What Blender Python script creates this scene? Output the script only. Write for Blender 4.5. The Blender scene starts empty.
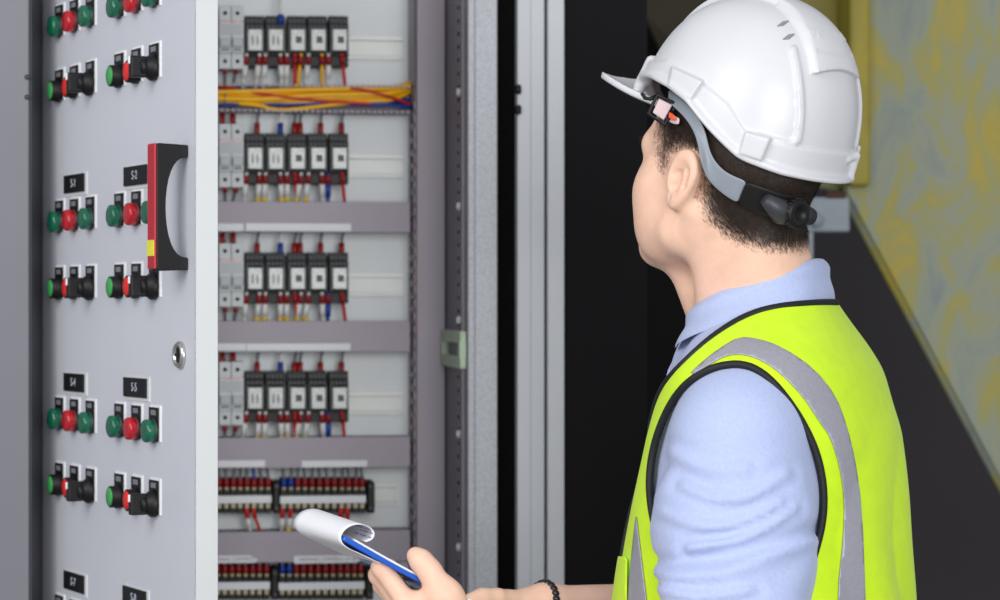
import bpy, bmesh, math, random
import numpy as np
from mathutils import Vector, Matrix, Euler

random.seed(7)
RNG = np.random.default_rng(11)
SC = bpy.context.scene
COL = SC.collection
R = math.radians

# ------------------------------------------------------------------ camera, light, exposure
CZ, FPX, PX0, PY0 = 1.47, 2400.0, 500.0, 308.0
cam_data = bpy.data.cameras.new('camera')
cam_data.sensor_width = 36.0
cam_data.lens = FPX * 36.0 / 1000.0
cam_data.shift_y = (PY0 - 300.0) / 1000.0
cam_data.clip_start = 0.05
cam_data.dof.use_dof = True
cam_data.dof.focus_distance = 2.52
cam_data.dof.aperture_fstop = 7.0
cam = bpy.data.objects.new('camera', cam_data)
cam.location = (0, 0, CZ)
cam.rotation_euler = (R(90), 0, 0)
COL.objects.link(cam)
SC.camera = cam

SC.view_settings.view_transform = 'Standard'
SC.view_settings.look = 'None'
SC.view_settings.gamma = 1.0
SC.view_settings.use_curve_mapping = False
SC.view_settings.exposure = 0.0

world = bpy.data.worlds.new('world')
SC.world = world
world.use_nodes = True
bg = world.node_tree.nodes['Background']
bg.inputs['Color'].default_value = (0.93, 0.95, 1.0, 1)
bg.inputs['Strength'].default_value = 0.48


def area_light(name, loc, target, sx, sy, power, color=(1, 1, 1)):
    d = bpy.data.lights.new(name, 'AREA')
    d.shape = 'RECTANGLE'
    d.size, d.size_y, d.energy, d.color = sx, sy, power, color
    o = bpy.data.objects.new(name, d)
    o.location = loc
    o.rotation_euler = (Vector(target) - Vector(loc)).to_track_quat('-Z', 'Y').to_euler()
    COL.objects.link(o)
    return o


area_light('soft_ceiling_light', (-1.8, 0.6, 2.7), (0.0, 3.0, 1.3), 1.7, 1.6, 50, (1, 0.985, 0.97))
area_light('front_fill_light', (0.75, -0.9, 1.8), (-0.1, 3.3, 1.35), 1.8, 1.6, 82, (0.98, 0.985, 1.0))  # added fill from the front that brightens the cabinet interior


# ------------------------------------------------------------------ materials
def srgb(r, g, b):
    f = lambda c: (c / 12.92) if c <= 0.04045 else ((c + 0.055) / 1.055) ** 2.4
    return (f(r / 255), f(g / 255), f(b / 255), 1)


MATS = {}


def mat(name, rgb, rough=0.5, metal=0.0, spec=0.5, noise=0.0, nscale=40.0, bump=0.0, bscale=200.0, coat=0.0, sss=0.0, sheen=0.0, alpha=1.0, rgb2=None, trans=0.0):
    if name in MATS:
        return MATS[name]
    m = bpy.data.materials.new(name)
    m.use_nodes = True
    nt = m.node_tree
    b = nt.nodes['Principled BSDF']
    c = srgb(*rgb)
    b.inputs['Base Color'].default_value = c
    b.inputs['Roughness'].default_value = rough
    b.inputs['Metallic'].default_value = metal
    b.inputs['Specular IOR Level'].default_value = spec
    b.inputs['Coat Weight'].default_value = coat
    b.inputs['Sheen Weight'].default_value = sheen
    if sss:
        b.inputs['Subsurface Weight'].default_value = sss
        b.inputs['Subsurface Radius'].default_value = (0.012, 0.005, 0.003)
        b.inputs['Subsurface Scale'].default_value = 0.5
    if trans:
        b.inputs['Transmission Weight'].default_value = trans
    tc = nt.nodes.new('ShaderNodeTexCoord')
    if noise or rgb2:
        n = nt.nodes.new('ShaderNodeTexNoise')
        n.inputs['Scale'].default_value = nscale
        n.inputs['Detail'].default_value = 5
        nt.links.new(tc.outputs['Object'], n.inputs['Vector'])
        ramp = nt.nodes.new('ShaderNodeValToRGB')
        ramp.color_ramp.elements[0].position = 0.35
        ramp.color_ramp.elements[1].position = 0.65
        if rgb2:
            ramp.color_ramp.elements[0].color = srgb(*rgb2)
            ramp.color_ramp.elements[1].color = c
        else:
            ramp.color_ramp.elements[0].color = tuple(min(1, x * (1 - noise)) for x in c[:3]) + (1,)
            ramp.color_ramp.elements[1].color = tuple(min(1, x * (1 + noise)) for x in c[:3]) + (1,)
        nt.links.new(n.outputs['Fac'], ramp.inputs['Fac'])
        nt.links.new(ramp.outputs['Color'], b.inputs['Base Color'])
    if bump:
        n2 = nt.nodes.new('ShaderNodeTexNoise')
        n2.inputs['Scale'].default_value = bscale
        n2.inputs['Detail'].default_value = 3
        nt.links.new(tc.outputs['Object'], n2.inputs['Vector'])
        bp = nt.nodes.new('ShaderNodeBump')
        bp.inputs['Strength'].default_value = bump
        bp.inputs['Distance'].default_value = 0.002
        nt.links.new(n2.outputs['Fac'], bp.inputs['Height'])
        nt.links.new(bp.outputs['Normal'], b.inputs['Normal'])
    MATS[name] = m
    return m


M_PAINT = mat('grey_powder_coat', (203, 206, 215), 0.42, noise=0.015, nscale=6, bump=0.04, bscale=900)
M_EDGE = mat('pale_grey_edge_paint', (212, 216, 217), 0.4, noise=0.01, nscale=6)
M_POST = mat('light_grey_cabinet_frame_paint', (202, 205, 209), 0.45, noise=0.015, nscale=8)
M_PLATE = mat('pale_mounting_plate', (238, 243, 243), 0.5, noise=0.02, nscale=9)
M_FRAME = mat('purple_grey_frame_steel', (128, 122, 130), 0.5, noise=0.04, nscale=14)  # purple-grey steel of the cabinet body and side frame
M_GALV = mat('galvanised_steel', (182, 185, 190), 0.5, metal=0.1, noise=0.10, nscale=240, bump=0.08, bscale=120)
M_DUCT = mat('grey_duct_plastic', (170, 161, 171), 0.5, noise=0.02, nscale=12)
M_LABEL = mat('white_label', (236, 238, 240), 0.55, noise=0.015, nscale=40)
M_INK = mat('grey_print', (120, 122, 128), 0.6, noise=0.03)
M_RAIL = mat('zinc_rail', (224, 226, 222), 0.45, metal=0.1, noise=0.03, nscale=30)
M_BLACK = mat('black_plastic', (13, 13, 15), 0.48, spec=0.35, noise=0.06, nscale=60)
M_DARKGREY = mat('dark_grey_plastic', (52, 53, 58), 0.45, noise=0.06, nscale=60)
M_GASKET = mat('black_rubber', (9, 9, 10), 0.9, spec=0.1, noise=0.08, nscale=60)
M_RELAY = mat('pale_relay_case', (196, 202, 198), 0.22, noise=0.05, nscale=160, rgb2=(168, 170, 160))
M_COPPER = mat('relay_coil', (150, 128, 84), 0.4, noise=0.2, nscale=300)
M_MCB = mat('light_grey_breaker_plastic', (208, 212, 212), 0.45, noise=0.015, nscale=40)
M_MCB2 = mat('grey_lever_plastic', (178, 183, 186), 0.4, noise=0.015, nscale=40)
M_RED = mat('red_plastic', (226, 40, 36), 0.32, noise=0.04, nscale=60)
M_GREEN = mat('green_button_plastic', (62, 160, 84), 0.35, noise=0.04, nscale=60)
M_LGREEN = mat('green_lamp_lens', (0, 92, 66), 0.25, noise=0.05, nscale=120, coat=0.3)
M_LRED = mat('red_lamp_lens', (178, 14, 28), 0.25, noise=0.05, nscale=120, coat=0.3)
M_FRED = mat('red_ferrule', (150, 22, 26), 0.4, noise=0.06, nscale=90)
M_FBLUE = mat('blue_ferrule', (26, 62, 160), 0.4, noise=0.06, nscale=90)
M_FYEL = mat('yellow_ferrule', (238, 200, 40), 0.4, noise=0.06, nscale=90)
M_WWHITE = mat('white_sleeve', (232, 232, 228), 0.45, noise=0.03, nscale=60)
M_WYEL = mat('yellow_cable', (255, 190, 10), 0.4, noise=0.05, nscale=40)
M_WRED = mat('red_cable', (206, 34, 32), 0.4, noise=0.05, nscale=40)
M_WBLUE = mat('blue_cable', (18, 70, 160), 0.4, noise=0.05, nscale=40)
M_WGREY = mat('grey_cable', (112, 114, 118), 0.45, noise=0.05, nscale=40)
M_CREAM = mat('cream_terminal', (198, 188, 150), 0.45, noise=0.06, nscale=80)
M_CHROME = mat('chrome', (205, 205, 200), 0.22, metal=0.9, noise=0.03, nscale=30)
M_HRED = mat('red_handle_strip', (176, 28, 44), 0.4, noise=0.04, nscale=40)
M_STICK = mat('yellow_sticker', (226, 220, 60), 0.5, noise=0.03, nscale=60)
M_CHAR = mat('charcoal_wall_paint', (62, 58, 62), 0.75, noise=0.06, nscale=3, bump=0.1, bscale=60)
M_NIGHT = mat('black_door_paint', (20, 20, 22), 0.7, noise=0.05, nscale=3, spec=0.12)
M_FLOOR = mat('grey_concrete_floor', (140, 138, 134), 0.6, noise=0.12, nscale=4, bump=0.15, bscale=30)
M_HELMET = mat('white_helmet_shell', (210, 211, 215), 0.36, noise=0.006, nscale=20)
M_STRAP = mat('grey_harness_plastic', (138, 146, 156), 0.42, noise=0.03, nscale=40)
M_BUCKLE = mat('pinkish_pad', (206, 182, 186), 0.5, noise=0.06, nscale=60)
M_ORANGE = mat('orange_tab', (232, 86, 40), 0.45, noise=0.05, nscale=60)
M_SKIN = mat('skin', (236, 194, 170), 0.5, noise=0.035, nscale=70, bump=0.12, bscale=420, sss=0.12, spec=0.35)
M_NAIL = mat('fingernail', (236, 190, 178), 0.3, noise=0.02, nscale=60)
M_HAIR = mat('dark_brown_hair', (50, 39, 33), 0.5, noise=0.2, nscale=120, spec=0.35)
M_EYE = mat('eye_white', (232, 228, 222), 0.2, noise=0.02, nscale=60)
M_IRIS = mat('brown_iris', (70, 44, 26), 0.2, noise=0.1, nscale=300)
M_SHIRT = mat('light_blue_cotton', (176, 189, 226), 0.85, noise=0.035, nscale=260, bump=0.15, bscale=900, sheen=0.2)
M_VEST = mat('fluorescent_yellow_green_fabric', (206, 246, 10), 0.62, noise=0.03, nscale=60, bump=0.12, bscale=500, sheen=0.15)
M_REFL = mat('silver_reflective_tape', (158, 158, 168), 0.42, metal=0.15, noise=0.05, nscale=300)
M_PIPE = mat('black_piping', (16, 17, 20), 0.65, noise=0.1, nscale=200)
M_TROUSER = mat('navy_twill', (44, 48, 62), 0.85, noise=0.08, nscale=120, bump=0.2, bscale=500)
M_BOOT = mat('black_boot_leather', (30, 27, 25), 0.5, noise=0.1, nscale=60)
M_PAPER = mat('white_paper', (238, 238, 244), 0.7, noise=0.008, nscale=20)
M_BOARD = mat('blue_clipboard_plastic', (22, 92, 200), 0.35, noise=0.03, nscale=40)
M_BEAD = mat('black_bead', (30, 24, 24), 0.3, noise=0.1, nscale=200)
M_BRACKET = mat('pale_blue_grey_bracket_paint', (142, 152, 160), 0.5, noise=0.06, nscale=30, bump=0.2, bscale=90)


def patina(name, stops, sc=6.0):
    m = bpy.data.materials.new(name)
    m.use_nodes = True
    nt = m.node_tree
    b = nt.nodes['Principled BSDF']
    b.inputs['Roughness'].default_value = 0.55
    tc = nt.nodes.new('ShaderNodeTexCoord')
    mp = nt.nodes.new('ShaderNodeMapping')
    mp.inputs['Scale'].default_value = (1.0, 1.0, 0.45)
    nt.links.new(tc.outputs['Object'], mp.inputs['Vector'])
    n = nt.nodes.new('ShaderNodeTexNoise')
    n.inputs['Scale'].default_value = sc
    n.inputs['Detail'].default_value = 7
    n.inputs['Roughness'].default_value = 0.65
    n.inputs['Distortion'].default_value = 0.8
    nt.links.new(mp.outputs['Vector'], n.inputs['Vector'])
    r = nt.nodes.new('ShaderNodeValToRGB')
    el = r.color_ramp.elements
    el[0].position, el[0].color = stops[0][0], srgb(*stops[0][1])
    el[1].position, el[1].color = stops[-1][0], srgb(*stops[-1][1])
    for p, c in stops[1:-1]:
        e = el.new(p)
        e.color = srgb(*c)
    nt.links.new(n.outputs['Fac'], r.inputs['Fac'])
    nt.links.new(r.outputs['Color'], b.inputs['Base Color'])
    bp = nt.nodes.new('ShaderNodeBump')
    bp.inputs['Strength'].default_value = 0.25
    bp.inputs['Distance'].default_value = 0.004
    nt.links.new(n.outputs['Fac'], bp.inputs['Height'])
    nt.links.new(bp.outputs['Normal'], b.inputs['Normal'])
    return m


M_CHUTE = patina('worn_yellow_machine_paint', [(0.3, (118, 132, 134)), (0.47, (142, 148, 128)), (0.55, (152, 148, 84)), (0.63, (170, 152, 56)), (0.75, (140, 138, 74))], 11.0)
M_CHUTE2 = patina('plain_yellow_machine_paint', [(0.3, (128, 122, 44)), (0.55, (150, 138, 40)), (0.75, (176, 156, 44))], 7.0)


# ------------------------------------------------------------------ mesh helpers
class MB:
    def __init__(s):
        s.v, s.f, s.m, s.sm = [], [], [], []

    def add(s, verts, faces, m=0, smooth=False):
        o = len(s.v)
        s.v += [tuple(p) for p in verts]
        for f in faces:
            s.f.append([i + o for i in f])
            s.m.append(m)
            s.sm.append(smooth)
        return s

    def box(s, x0, x1, y0, y1, z0, z1, m=0, ch=0.0):
        if ch <= 0:
            V = [(x0, y0, z0), (x1, y0, z0), (x1, y1, z0), (x0, y1, z0), (x0, y0, z1), (x1, y0, z1), (x1, y1, z1), (x0, y1, z1)]
            return s.add(V, [(0, 3, 2, 1), (4, 5, 6, 7), (0, 1, 5, 4), (1, 2, 6, 5), (2, 3, 7, 6), (3, 0, 4, 7)], m)
        bm = bmesh.new()
        bmesh.ops.create_cube(bm, size=1.0)
        for v in bm.verts:
            v.co = ((x0 + x1) / 2 + v.co.x * (x1 - x0), (y0 + y1) / 2 + v.co.y * (y1 - y0), (z0 + z1) / 2 + v.co.z * (z1 - z0))
        bmesh.ops.bevel(bm, geom=bm.edges[:], offset=ch, segments=2, affect='EDGES', profile=0.5)
        bm.verts.index_update()
        s.add([v.co[:] for v in bm.verts], [[v.index for v in f.verts] for f in bm.faces], m)
        bm.free()
        return s

    def lathe(s, c, ax, prof, n=24, m=0, smooth=True):
        """prof: (radius, distance along the axis) pairs"""
        ax = Vector(ax).normalized()
        t = Vector((0, 0, 1)) if abs(ax.z) < 0.9 else Vector((1, 0, 0))
        a = ax.cross(t).normalized()
        b = ax.cross(a)
        c = Vector(c)
        V, F = [], []
        for r, h in prof:
            for i in range(n):
                q = 2 * math.pi * i / n
                V.append(c + ax * h + (a * math.cos(q) + b * math.sin(q)) * max(r, 1e-5))
        for k in range(len(prof) - 1):
            for i in range(n):
                j = (i + 1) % n
                F.append((k * n + i, (k + 1) * n + i, (k + 1) * n + j, k * n + j))
        F.append(tuple(range(n)))
        F.append(tuple((len(prof) - 1) * n + i for i in reversed(range(n))))
        return s.add(V, F, m, smooth)

    def tube(s, pts, r, n=8, m=0, closed=False, squash=None):
        pts = [Vector(p) for p in pts]
        k = len(pts)
        rs = r if isinstance(r, (list, tuple)) else [r] * k
        V, F = [], []
        prev = None
        for i, p in enumerate(pts):
            if closed:
                t = pts[(i + 1) % k] - pts[i - 1]
            else:
                t = pts[min(i + 1, k - 1)] - pts[max(i - 1, 0)]
            t = t.normalized() if t.length > 1e-9 else Vector((0, 0, 1))
            if prev is None:
                up = Vector((0, 0, 1)) if abs(t.z) < 0.9 else Vector((0, 1, 0))
                a = t.cross(up).normalized()
            else:
                a = (prev - t * prev.dot(t)).normalized()
            prev = a
            b = t.cross(a)
            for j in range(n):
                q = 2 * math.pi * j / n
                V.append(p + (a * math.cos(q) + b * math.sin(q)) * rs[i])
        for i in range(k if closed else k - 1):
            i2 = (i + 1) % k
            for j in range(n):
                j2 = (j + 1) % n
                F.append((i * n + j, i * n + j2, i2 * n + j2, i2 * n + j))
        if not closed:
            F.append(tuple(reversed(range(n))))
            F.append(tuple((k - 1) * n + j for j in range(n)))
        return s.add(V, F, m, True)

    def prism(s, poly, y0, y1, m=0, axes=(0, 2, 1)):
        """polygon in two axes pulled along the third"""
        n = len(poly)
        V = []
        for yy in (y0, y1):
            for p in poly:
                q = [0, 0, 0]
                q[axes[0]], q[axes[1]], q[axes[2]] = p[0], p[1], yy
                V.append(q)
        F = [tuple(range(n)), tuple(reversed(range(n, 2 * n)))]
        for i in range(n):
            j = (i + 1) % n
            F.append((i, i + n, j + n, j))
        return s.add(V, F, m)

    def build(s, name, mats, parent=None, bev=0.0, fix=True):
        me = bpy.data.meshes.new(name)
        me.from_pydata(s.v, [], s.f)
        for mm in (mats if isinstance(mats, (list, tuple)) else [mats]):
            me.materials.append(mm)
        me.polygons.foreach_set('material_index', s.m)
        me.polygons.foreach_set('use_smooth', s.sm)
        if fix:
            bm = bmesh.new()
            bm.from_mesh(me)
            bmesh.ops.recalc_face_normals(bm, faces=bm.faces[:])
            bm.to_mesh(me)
            bm.free()
        me.update()
        o = bpy.data.objects.new(name, me)
        COL.objects.link(o)
        if parent is not None:
            o.parent = parent
        if bev:
            md = o.modifiers.new('bevel', 'BEVEL')
            md.width, md.segments, md.limit_method, md.angle_limit = bev, 2, 'ANGLE', R(40)
        return o


def tag(o, label, cat, group=None, kind=None):
    o['label'], o['category'] = label, cat
    if group:
        o['group'] = group
    if kind:
        o['kind'] = kind
    return o


def thing(name, label, cat, loc, rz=0.0, group=None):
    o = bpy.data.objects.new(name, None)
    o.empty_display_size = 0.05
    o.location = loc
    o.rotation_euler = (0, 0, rz)
    COL.objects.link(o)
    return tag(o, label, cat, group)


def dup(root, loc, label, rz=None):
    r = root.copy()
    COL.objects.link(r)
    r.location = loc
    if rz is not None:
        r.rotation_euler = (0, 0, rz)
    r['label'] = label
    for ch in list(root.children):
        c = ch.copy()
        COL.objects.link(c)
        c.parent = r
        for g in list(ch.children):
            d = g.copy()
            COL.objects.link(d)
            d.parent = c
    return r


def text_mesh(txt, size, name, m, parent, loc, rot, extrude=0.0003):
    cu = bpy.data.curves.new(name, 'FONT')
    cu.body = txt
    cu.size = size
    cu.align_x, cu.align_y = 'CENTER', 'CENTER'
    cu.extrude = extrude
    tmp = bpy.data.objects.new(name, cu)
    COL.objects.link(tmp)
    dg = bpy.context.evaluated_depsgraph_get()
    me = bpy.data.meshes.new_from_object(tmp.evaluated_get(dg))
    bpy.data.objects.remove(tmp)
    me.materials.clear()
    me.materials.append(m)
    o = bpy.data.objects.new(name, me)
    o.location, o.rotation_euler = loc, rot
    COL.objects.link(o)
    o.parent = parent
    return o


def P(px, py, Y):
    return Vector(((px - PX0) / FPX * Y, Y, CZ - (py - PY0) / FPX * Y))


ORD = ['first', 'second', 'third', 'fourth', 'fifth', 'sixth', 'seventh', 'eighth', 'ninth', 'tenth', 'eleventh', 'twelfth', 'thirteenth']
_O = ['first', 'second', 'third', 'fourth', 'fifth', 'sixth', 'seventh', 'eighth', 'ninth', 'tenth', 'eleventh', 'twelfth']

# ------------------------------------------------------------------ the setting
fl = MB().box(-4, 5, -1.5, 6.2, -0.1, 0).build('floor', M_FLOOR)
fl['kind'] = 'structure'
wb = MB().box(-4, 5, 6.0, 6.2, 0, 3.6).build('wall_back', M_CHAR)
wb['kind'] = 'structure'
ws = MB().box((600 - PX0) / FPX * 4.7, (716 - PX0) / FPX * 4.7, 4.65, 4.75, 0, 3.6).build('wall_side', M_NIGHT)
ws['kind'] = 'structure'

# ------------------------------------------------------------------ control cabinet
HX, HY, CA = -0.6345, 3.24, R(8.0)
cs, sn = math.cos(CA), math.sin(CA)


def S(px, d):
    k = (px - PX0) / FPX
    return (k * (HY + d * cs) - HX + d * sn) / (cs - k * sn)


def YW(s, d):
    return HY + s * sn + d * cs


def ZC(py, s, d):
    return CZ - (py - PY0) / FPX * YW(s, d)


def CW(s, d, z):
    return Vector((HX + s * cs - d * sn, YW(s, d), z))


FD = 0.03                       # depth of the cabinet's front frame behind the hinge line
CAB_W = S(470, FD)
POST_W = S(497, FD)
PD = 0.38                       # depth of the mounting plate behind the front plane
cab = thing('control_cabinet', 'open grey steel control cabinet full of relays and wiring', 'cabinet', (HX, HY, 0), CA)
sl, sr = -0.012, S(447, 0.30)
MB().box(0.0, CAB_W - 0.004, PD, PD + 0.004, 0.12, 2.18).build('mounting_plate', M_PLATE, cab)
mb = MB()
mb.box(-0.01, CAB_W, PD + 0.012, PD + 0.03, 0.02, 2.3)
mb.box(-0.03, -0.01, 0.002, PD + 0.03, 0.02, 2.3)
mb.box(-0.01, CAB_W, 0.0, PD + 0.012, 2.25, 2.3)
mb.box(-0.01, CAB_W, 0.0, PD + 0.012, 0.02, 0.08)
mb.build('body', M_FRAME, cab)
# right side frame with its row of punched holes and screws
mb = MB()
ss = CAB_W - 0.003
mb.box(ss, ss + 0.012, FD + 0.012, PD + 0.004, 0.08, 2.25)
mb.box(ss - 0.004, ss, FD + 0.035, FD + 0.05, 0.08, 2.25)          # folded lip
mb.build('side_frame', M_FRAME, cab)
mb = MB()
for k in range(70):
    z = 0.95 + k * 0.019
    if z > 1.9:
        break
    mb.box(ss - 0.0012, ss + 0.001, 0.130, 0.136, z, z + 0.005)
mb.build('punched_holes', M_GASKET, cab)['kind'] = 'stuff'
for py in (94, 207, 320, 433, 545):
    z = ZC(py, ss, 0.14)
    MB().lathe((ss + 0.001, 0.112, z), (-1, 0, 0), [(0.006, 0), (0.006, 0.003), (0.0052, 0.0065), (0.001, 0.0075)], 14).build('screw', M_LABEL, cab)
z = ZC(349, ss, 0.14)
cl = MB()
for za_, zb_ in ((0.009, 0.027), (-0.027, -0.009)):
    cl.box(ss - 0.009, ss + 0.001, 0.05, 0.285, z + za_, z + zb_, ch=0.003)
cl.box(ss - 0.009, ss + 0.001, 0.05, 0.075, z - 0.012, z + 0.012)
cl.box(ss - 0.009, ss + 0.001, 0.262, 0.285, z - 0.012, z + 0.012)
cl.build('cable_clip', mat('pale_green_clip_plastic', (190, 212, 178), 0.45, noise=0.05), cab)['label'] = 'pale green cable clip'
mb = MB()
mb.box(CAB_W + 0.006, POST_W, FD - 0.004, FD + 0.03, 0.0, 2.3, ch=0.002)
mb.box(CAB_W - 0.002, CAB_W + 0.007, FD, FD + 0.03, 0.02, 2.3)
mb.build('front_post', M_GALV, cab)
mb = MB().box(POST_W, S(517, FD) - 0.001, FD + 0.02, FD + 0.06, 0.0, 2.3)
mb.build('rubber_gasket', M_GASKET, cab)

# ---- the door, swung out on its left hinge
DDIR = Vector((0.2905, -0.532)).normalized()
DANG = math.atan2(DDIR.y, DDIR.x)
DW = 0.606
door_o = MB()
door_o.box(0.0, DW, 0.0, 0.0018, 0.06, 2.24)
door_o.box(DW - 0.0018, DW, 0.0, 0.028, 0.06, 2.24, 1)
door_o.box(0.0, 0.0018, 0.0, 0.028, 0.06, 2.24)
door_o.box(DW - 0.02, DW, 0.0265, 0.028, 0.06, 2.24, 1)
door_o.box(0.0, DW, 0.0, 0.028, 0.06, 0.062)
door_o.box(0.0, DW, 0.0, 0.028, 2.238, 2.24)
door = door_o.build('door', [M_PAINT, M_EDGE], cab, bev=0.0012)
door.rotation_euler = (0, 0, DANG - CA)
door['label'] = 'open grey door with push buttons'


def DT(px, off=0.0):
    """distance along the door (off = out from its face) seen at column px"""
    k = (px - PX0) / FPX
    nx, ny = -0.8777 * off, -0.4793 * off
    return (k * (HY + ny) - HX - nx) / (DDIR.x - k * DDIR.y)


def DYW(t, off=0.0):
    return HY + t * DDIR.y - 0.4793 * off


def DZ(py, t, off=0.0):
    return CZ - (py - PY0) / FPX * DYW(t, off)


def DPOS(t, z, off=0.0):
    return Vector((HX + t * DDIR.x - 0.8777 * off, HY + t * DDIR.y - 0.4793 * off, z))


# handle: black pull with an arched grip and a red front strip
th = DT(185)
z1, z0 = DZ(145, th, 0.02), DZ(270, th, 0.02)
pr = 0.036
zc, hh = (z0 + z1) / 2, (z1 - z0) / 2
prof = [(0, hh), (-pr, hh * 1.02)]
prof += [(-pr - 0.002, hh * 0.97), (-pr - 0.002, -hh * 0.97), (-pr, -hh * 1.02), (0, -hh)]
prof += [(0, -hh + 0.013)]
for i in range(0, 17):
    q = -math.pi / 2 + math.pi * i / 16
    prof.append((-0.001 - (pr - 0.010) * math.cos(q) ** 0.8 if abs(math.cos(q)) > 1e-6 else -0.001, (hh - 0.014) * math.sin(q)))
prof += [(0, hh - 0.013)]
mb = MB()
n = len(prof)
V = [(th - 0.011, a, zc + b) for a, b in prof] + [(th + 0.011, a, zc + b) for a, b in prof]
F = [tuple(range(n)), tuple(reversed(range(n, 2 * n)))] + [(i, i + n, (i + 1) % n + n, (i + 1) % n) for i in range(n)]
mb.add(V, F)
mb.build('handle', M_BLACK, door, bev=0.0025)
mb = MB().box(th - 0.0115, th + 0.0115, -pr - 0.0052, -pr - 0.0022, z0 + 0.001, z1 + 0.001, ch=0.0012)
mb.build('grip_strip', M_HRED, door)['label'] = 'red strip on the handle'
zs = DZ(248, th, 0.045)
MB().box(th - 0.0105, th + 0.0105, -pr - 0.0060, -pr - 0.0050, zs - 0.009, zs + 0.009).build('sticker', M_STICK, door)['label'] = 'yellow sticker'
tl = DT(181)
zl = DZ(355, tl)
mb = MB()
mb.lathe((tl, 0, zl), (0, -1, 0), [(0.0158, 0), (0.0158, 0.003), (0.0135, 0.0055), (0.0105, 0.0055), (0.0105, 0.0035), (0.001, 0.0035)], 32)
mb.build('lock', M_CHROME, door)
mb = MB().box(tl - 0.0022, tl + 0.0022, -0.0050, -0.0030, zl - 0.0085, zl + 0.0085)
mb.box(tl - 0.0065, tl + 0.0065, -0.0052, -0.0030, zl - 0.002, zl + 0.002)
mb.build('keyhole', M_BLACK, door)
mb = MB()
for py in (346,):
    zh = DZ(py, 0.0)
    mb.lathe((-0.003, 0.012, zh - 0.03), (0, 0, 1), [(0.008, 0), (0.008, 0.06)], 16)
mb.build('hinge', M_BLACK, door)
PLATES = [(75.7, 183.5, 'S-1'), (137, 175.5, 'S-2'), (75.5, 382.5, 'S-4'), (136.7, 387.5, 'S-5'), (75.5, 582, 'S-7'), (136, 598, 'S-8')]
for px, py, tx in PLATES:
    t = DT(px)
    z = DZ(py, t)
    mb = MB().box(t - 0.039, t + 0.046, -0.0012, 0.0004, z - 0.0155, z + 0.0135, 1)
    mb.box(t - 0.039, t + 0.039, -0.0032, -0.0010, z - 0.0115, z + 0.0115, 0)
    npl = mb.build('nameplate', [M_BLACK, M_EDGE], door)
    for a in (-0.035, 0.035):
        pass
    text_mesh(tx, 0.015, 'lettering', mat('pale_print', (176, 184, 196), 0.6, noise=0.02), door, (t, -0.0034, z), (R(90), 0, 0)).parent = door

# ---- push buttons, lamps and selector switches on the door (each one a device of its own)


def legend(root):
    mb = MB().box(-0.0155, 0.0195, -0.0012, 0.0003, -0.0125, 0.0300, 1)
    mb.box(-0.0150, 0.0150, -0.0028, -0.0010, -0.012, 0.0275, 0)
    mb.box(-0.008, 0.008, -0.0032, -0.0027, 0.0185, 0.0245, 2)
    return mb.build('legend_plate', [M_BLACK, M_LABEL, M_INK], root)


def button(cap):
    r = bpy.data.objects.new('push_button', None)
    r.empty_display_size = 0.02
    COL.objects.link(r)
    legend(r)
    MB().lathe((0, 0, 0), (0, -1, 0), [(0.0140, 0), (0.0145, 0.002), (0.0145, 0.006), (0.0132, 0.0075), (0.0132, 0.0135), (0.0118, 0.0145), (0.0112, 0.0130)], 28).build('bezel', M_BLACK, r)
    MB().lathe((0, 0, 0), (0, -1, 0), [(0.0112, 0.010), (0.0114, 0.0136), (0.0106, 0.0152), (0.004, 0.0156), (0.001, 0.0156)], 28).build('cap', cap, r)
    return r


def lamp(lens):
    r = bpy.data.objects.new('indicator_lamp', None)
    r.empty_display_size = 0.02
    COL.objects.link(r)
    legend(r)
    MB().lathe((0, 0, 0), (0, -1, 0), [(0.0135, 0), (0.0142, 0.001), (0.0142, 0.004), (0.0125, 0.005)], 28).build('bezel', M_DARKGREY, r)
    MB().lathe((0, 0, 0), (0, -1, 0), [(0.0128, 0.0035), (0.0136, 0.0045), (0.0137, 0.0120), (0.0130, 0.0140), (0.0110, 0.0150), (0.005, 0.0155), (0.001, 0.0156)], 28).build('lens', lens, r)
    return r


def selector():
    r = bpy.data.objects.new('selector_switch', None)
    r.empty_display_size = 0.02
    COL.objects.link(r)
    legend(r)
    MB().lathe((0, 0, 0), (0, -1, 0), [(0.0150, 0), (0.0160, 0.002), (0.0160, 0.006), (0.0138, 0.009), (0.0118, 0.0125), (0.0108, 0.014)], 28).build('bezel', M_BLACK, r)
    mb = MB()
    mb.box(-0.0055, 0.0055, -0.032, -0.012, -0.0125, 0.0125, ch=0.002)
    mb.lathe((0, 0, 0), (0, -1, 0), [(0.0105, 0.012), (0.0100, 0.019), (0.008, 0.0205)], 24)
    kn = mb.build('knob', M_BLACK, r)
    MB().box(-0.0018, 0.0018, -0.0335, -0.031, 0.003, 0.0115, ch=0.0005).build('pointer', M_LABEL, kn)
    return r


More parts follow.
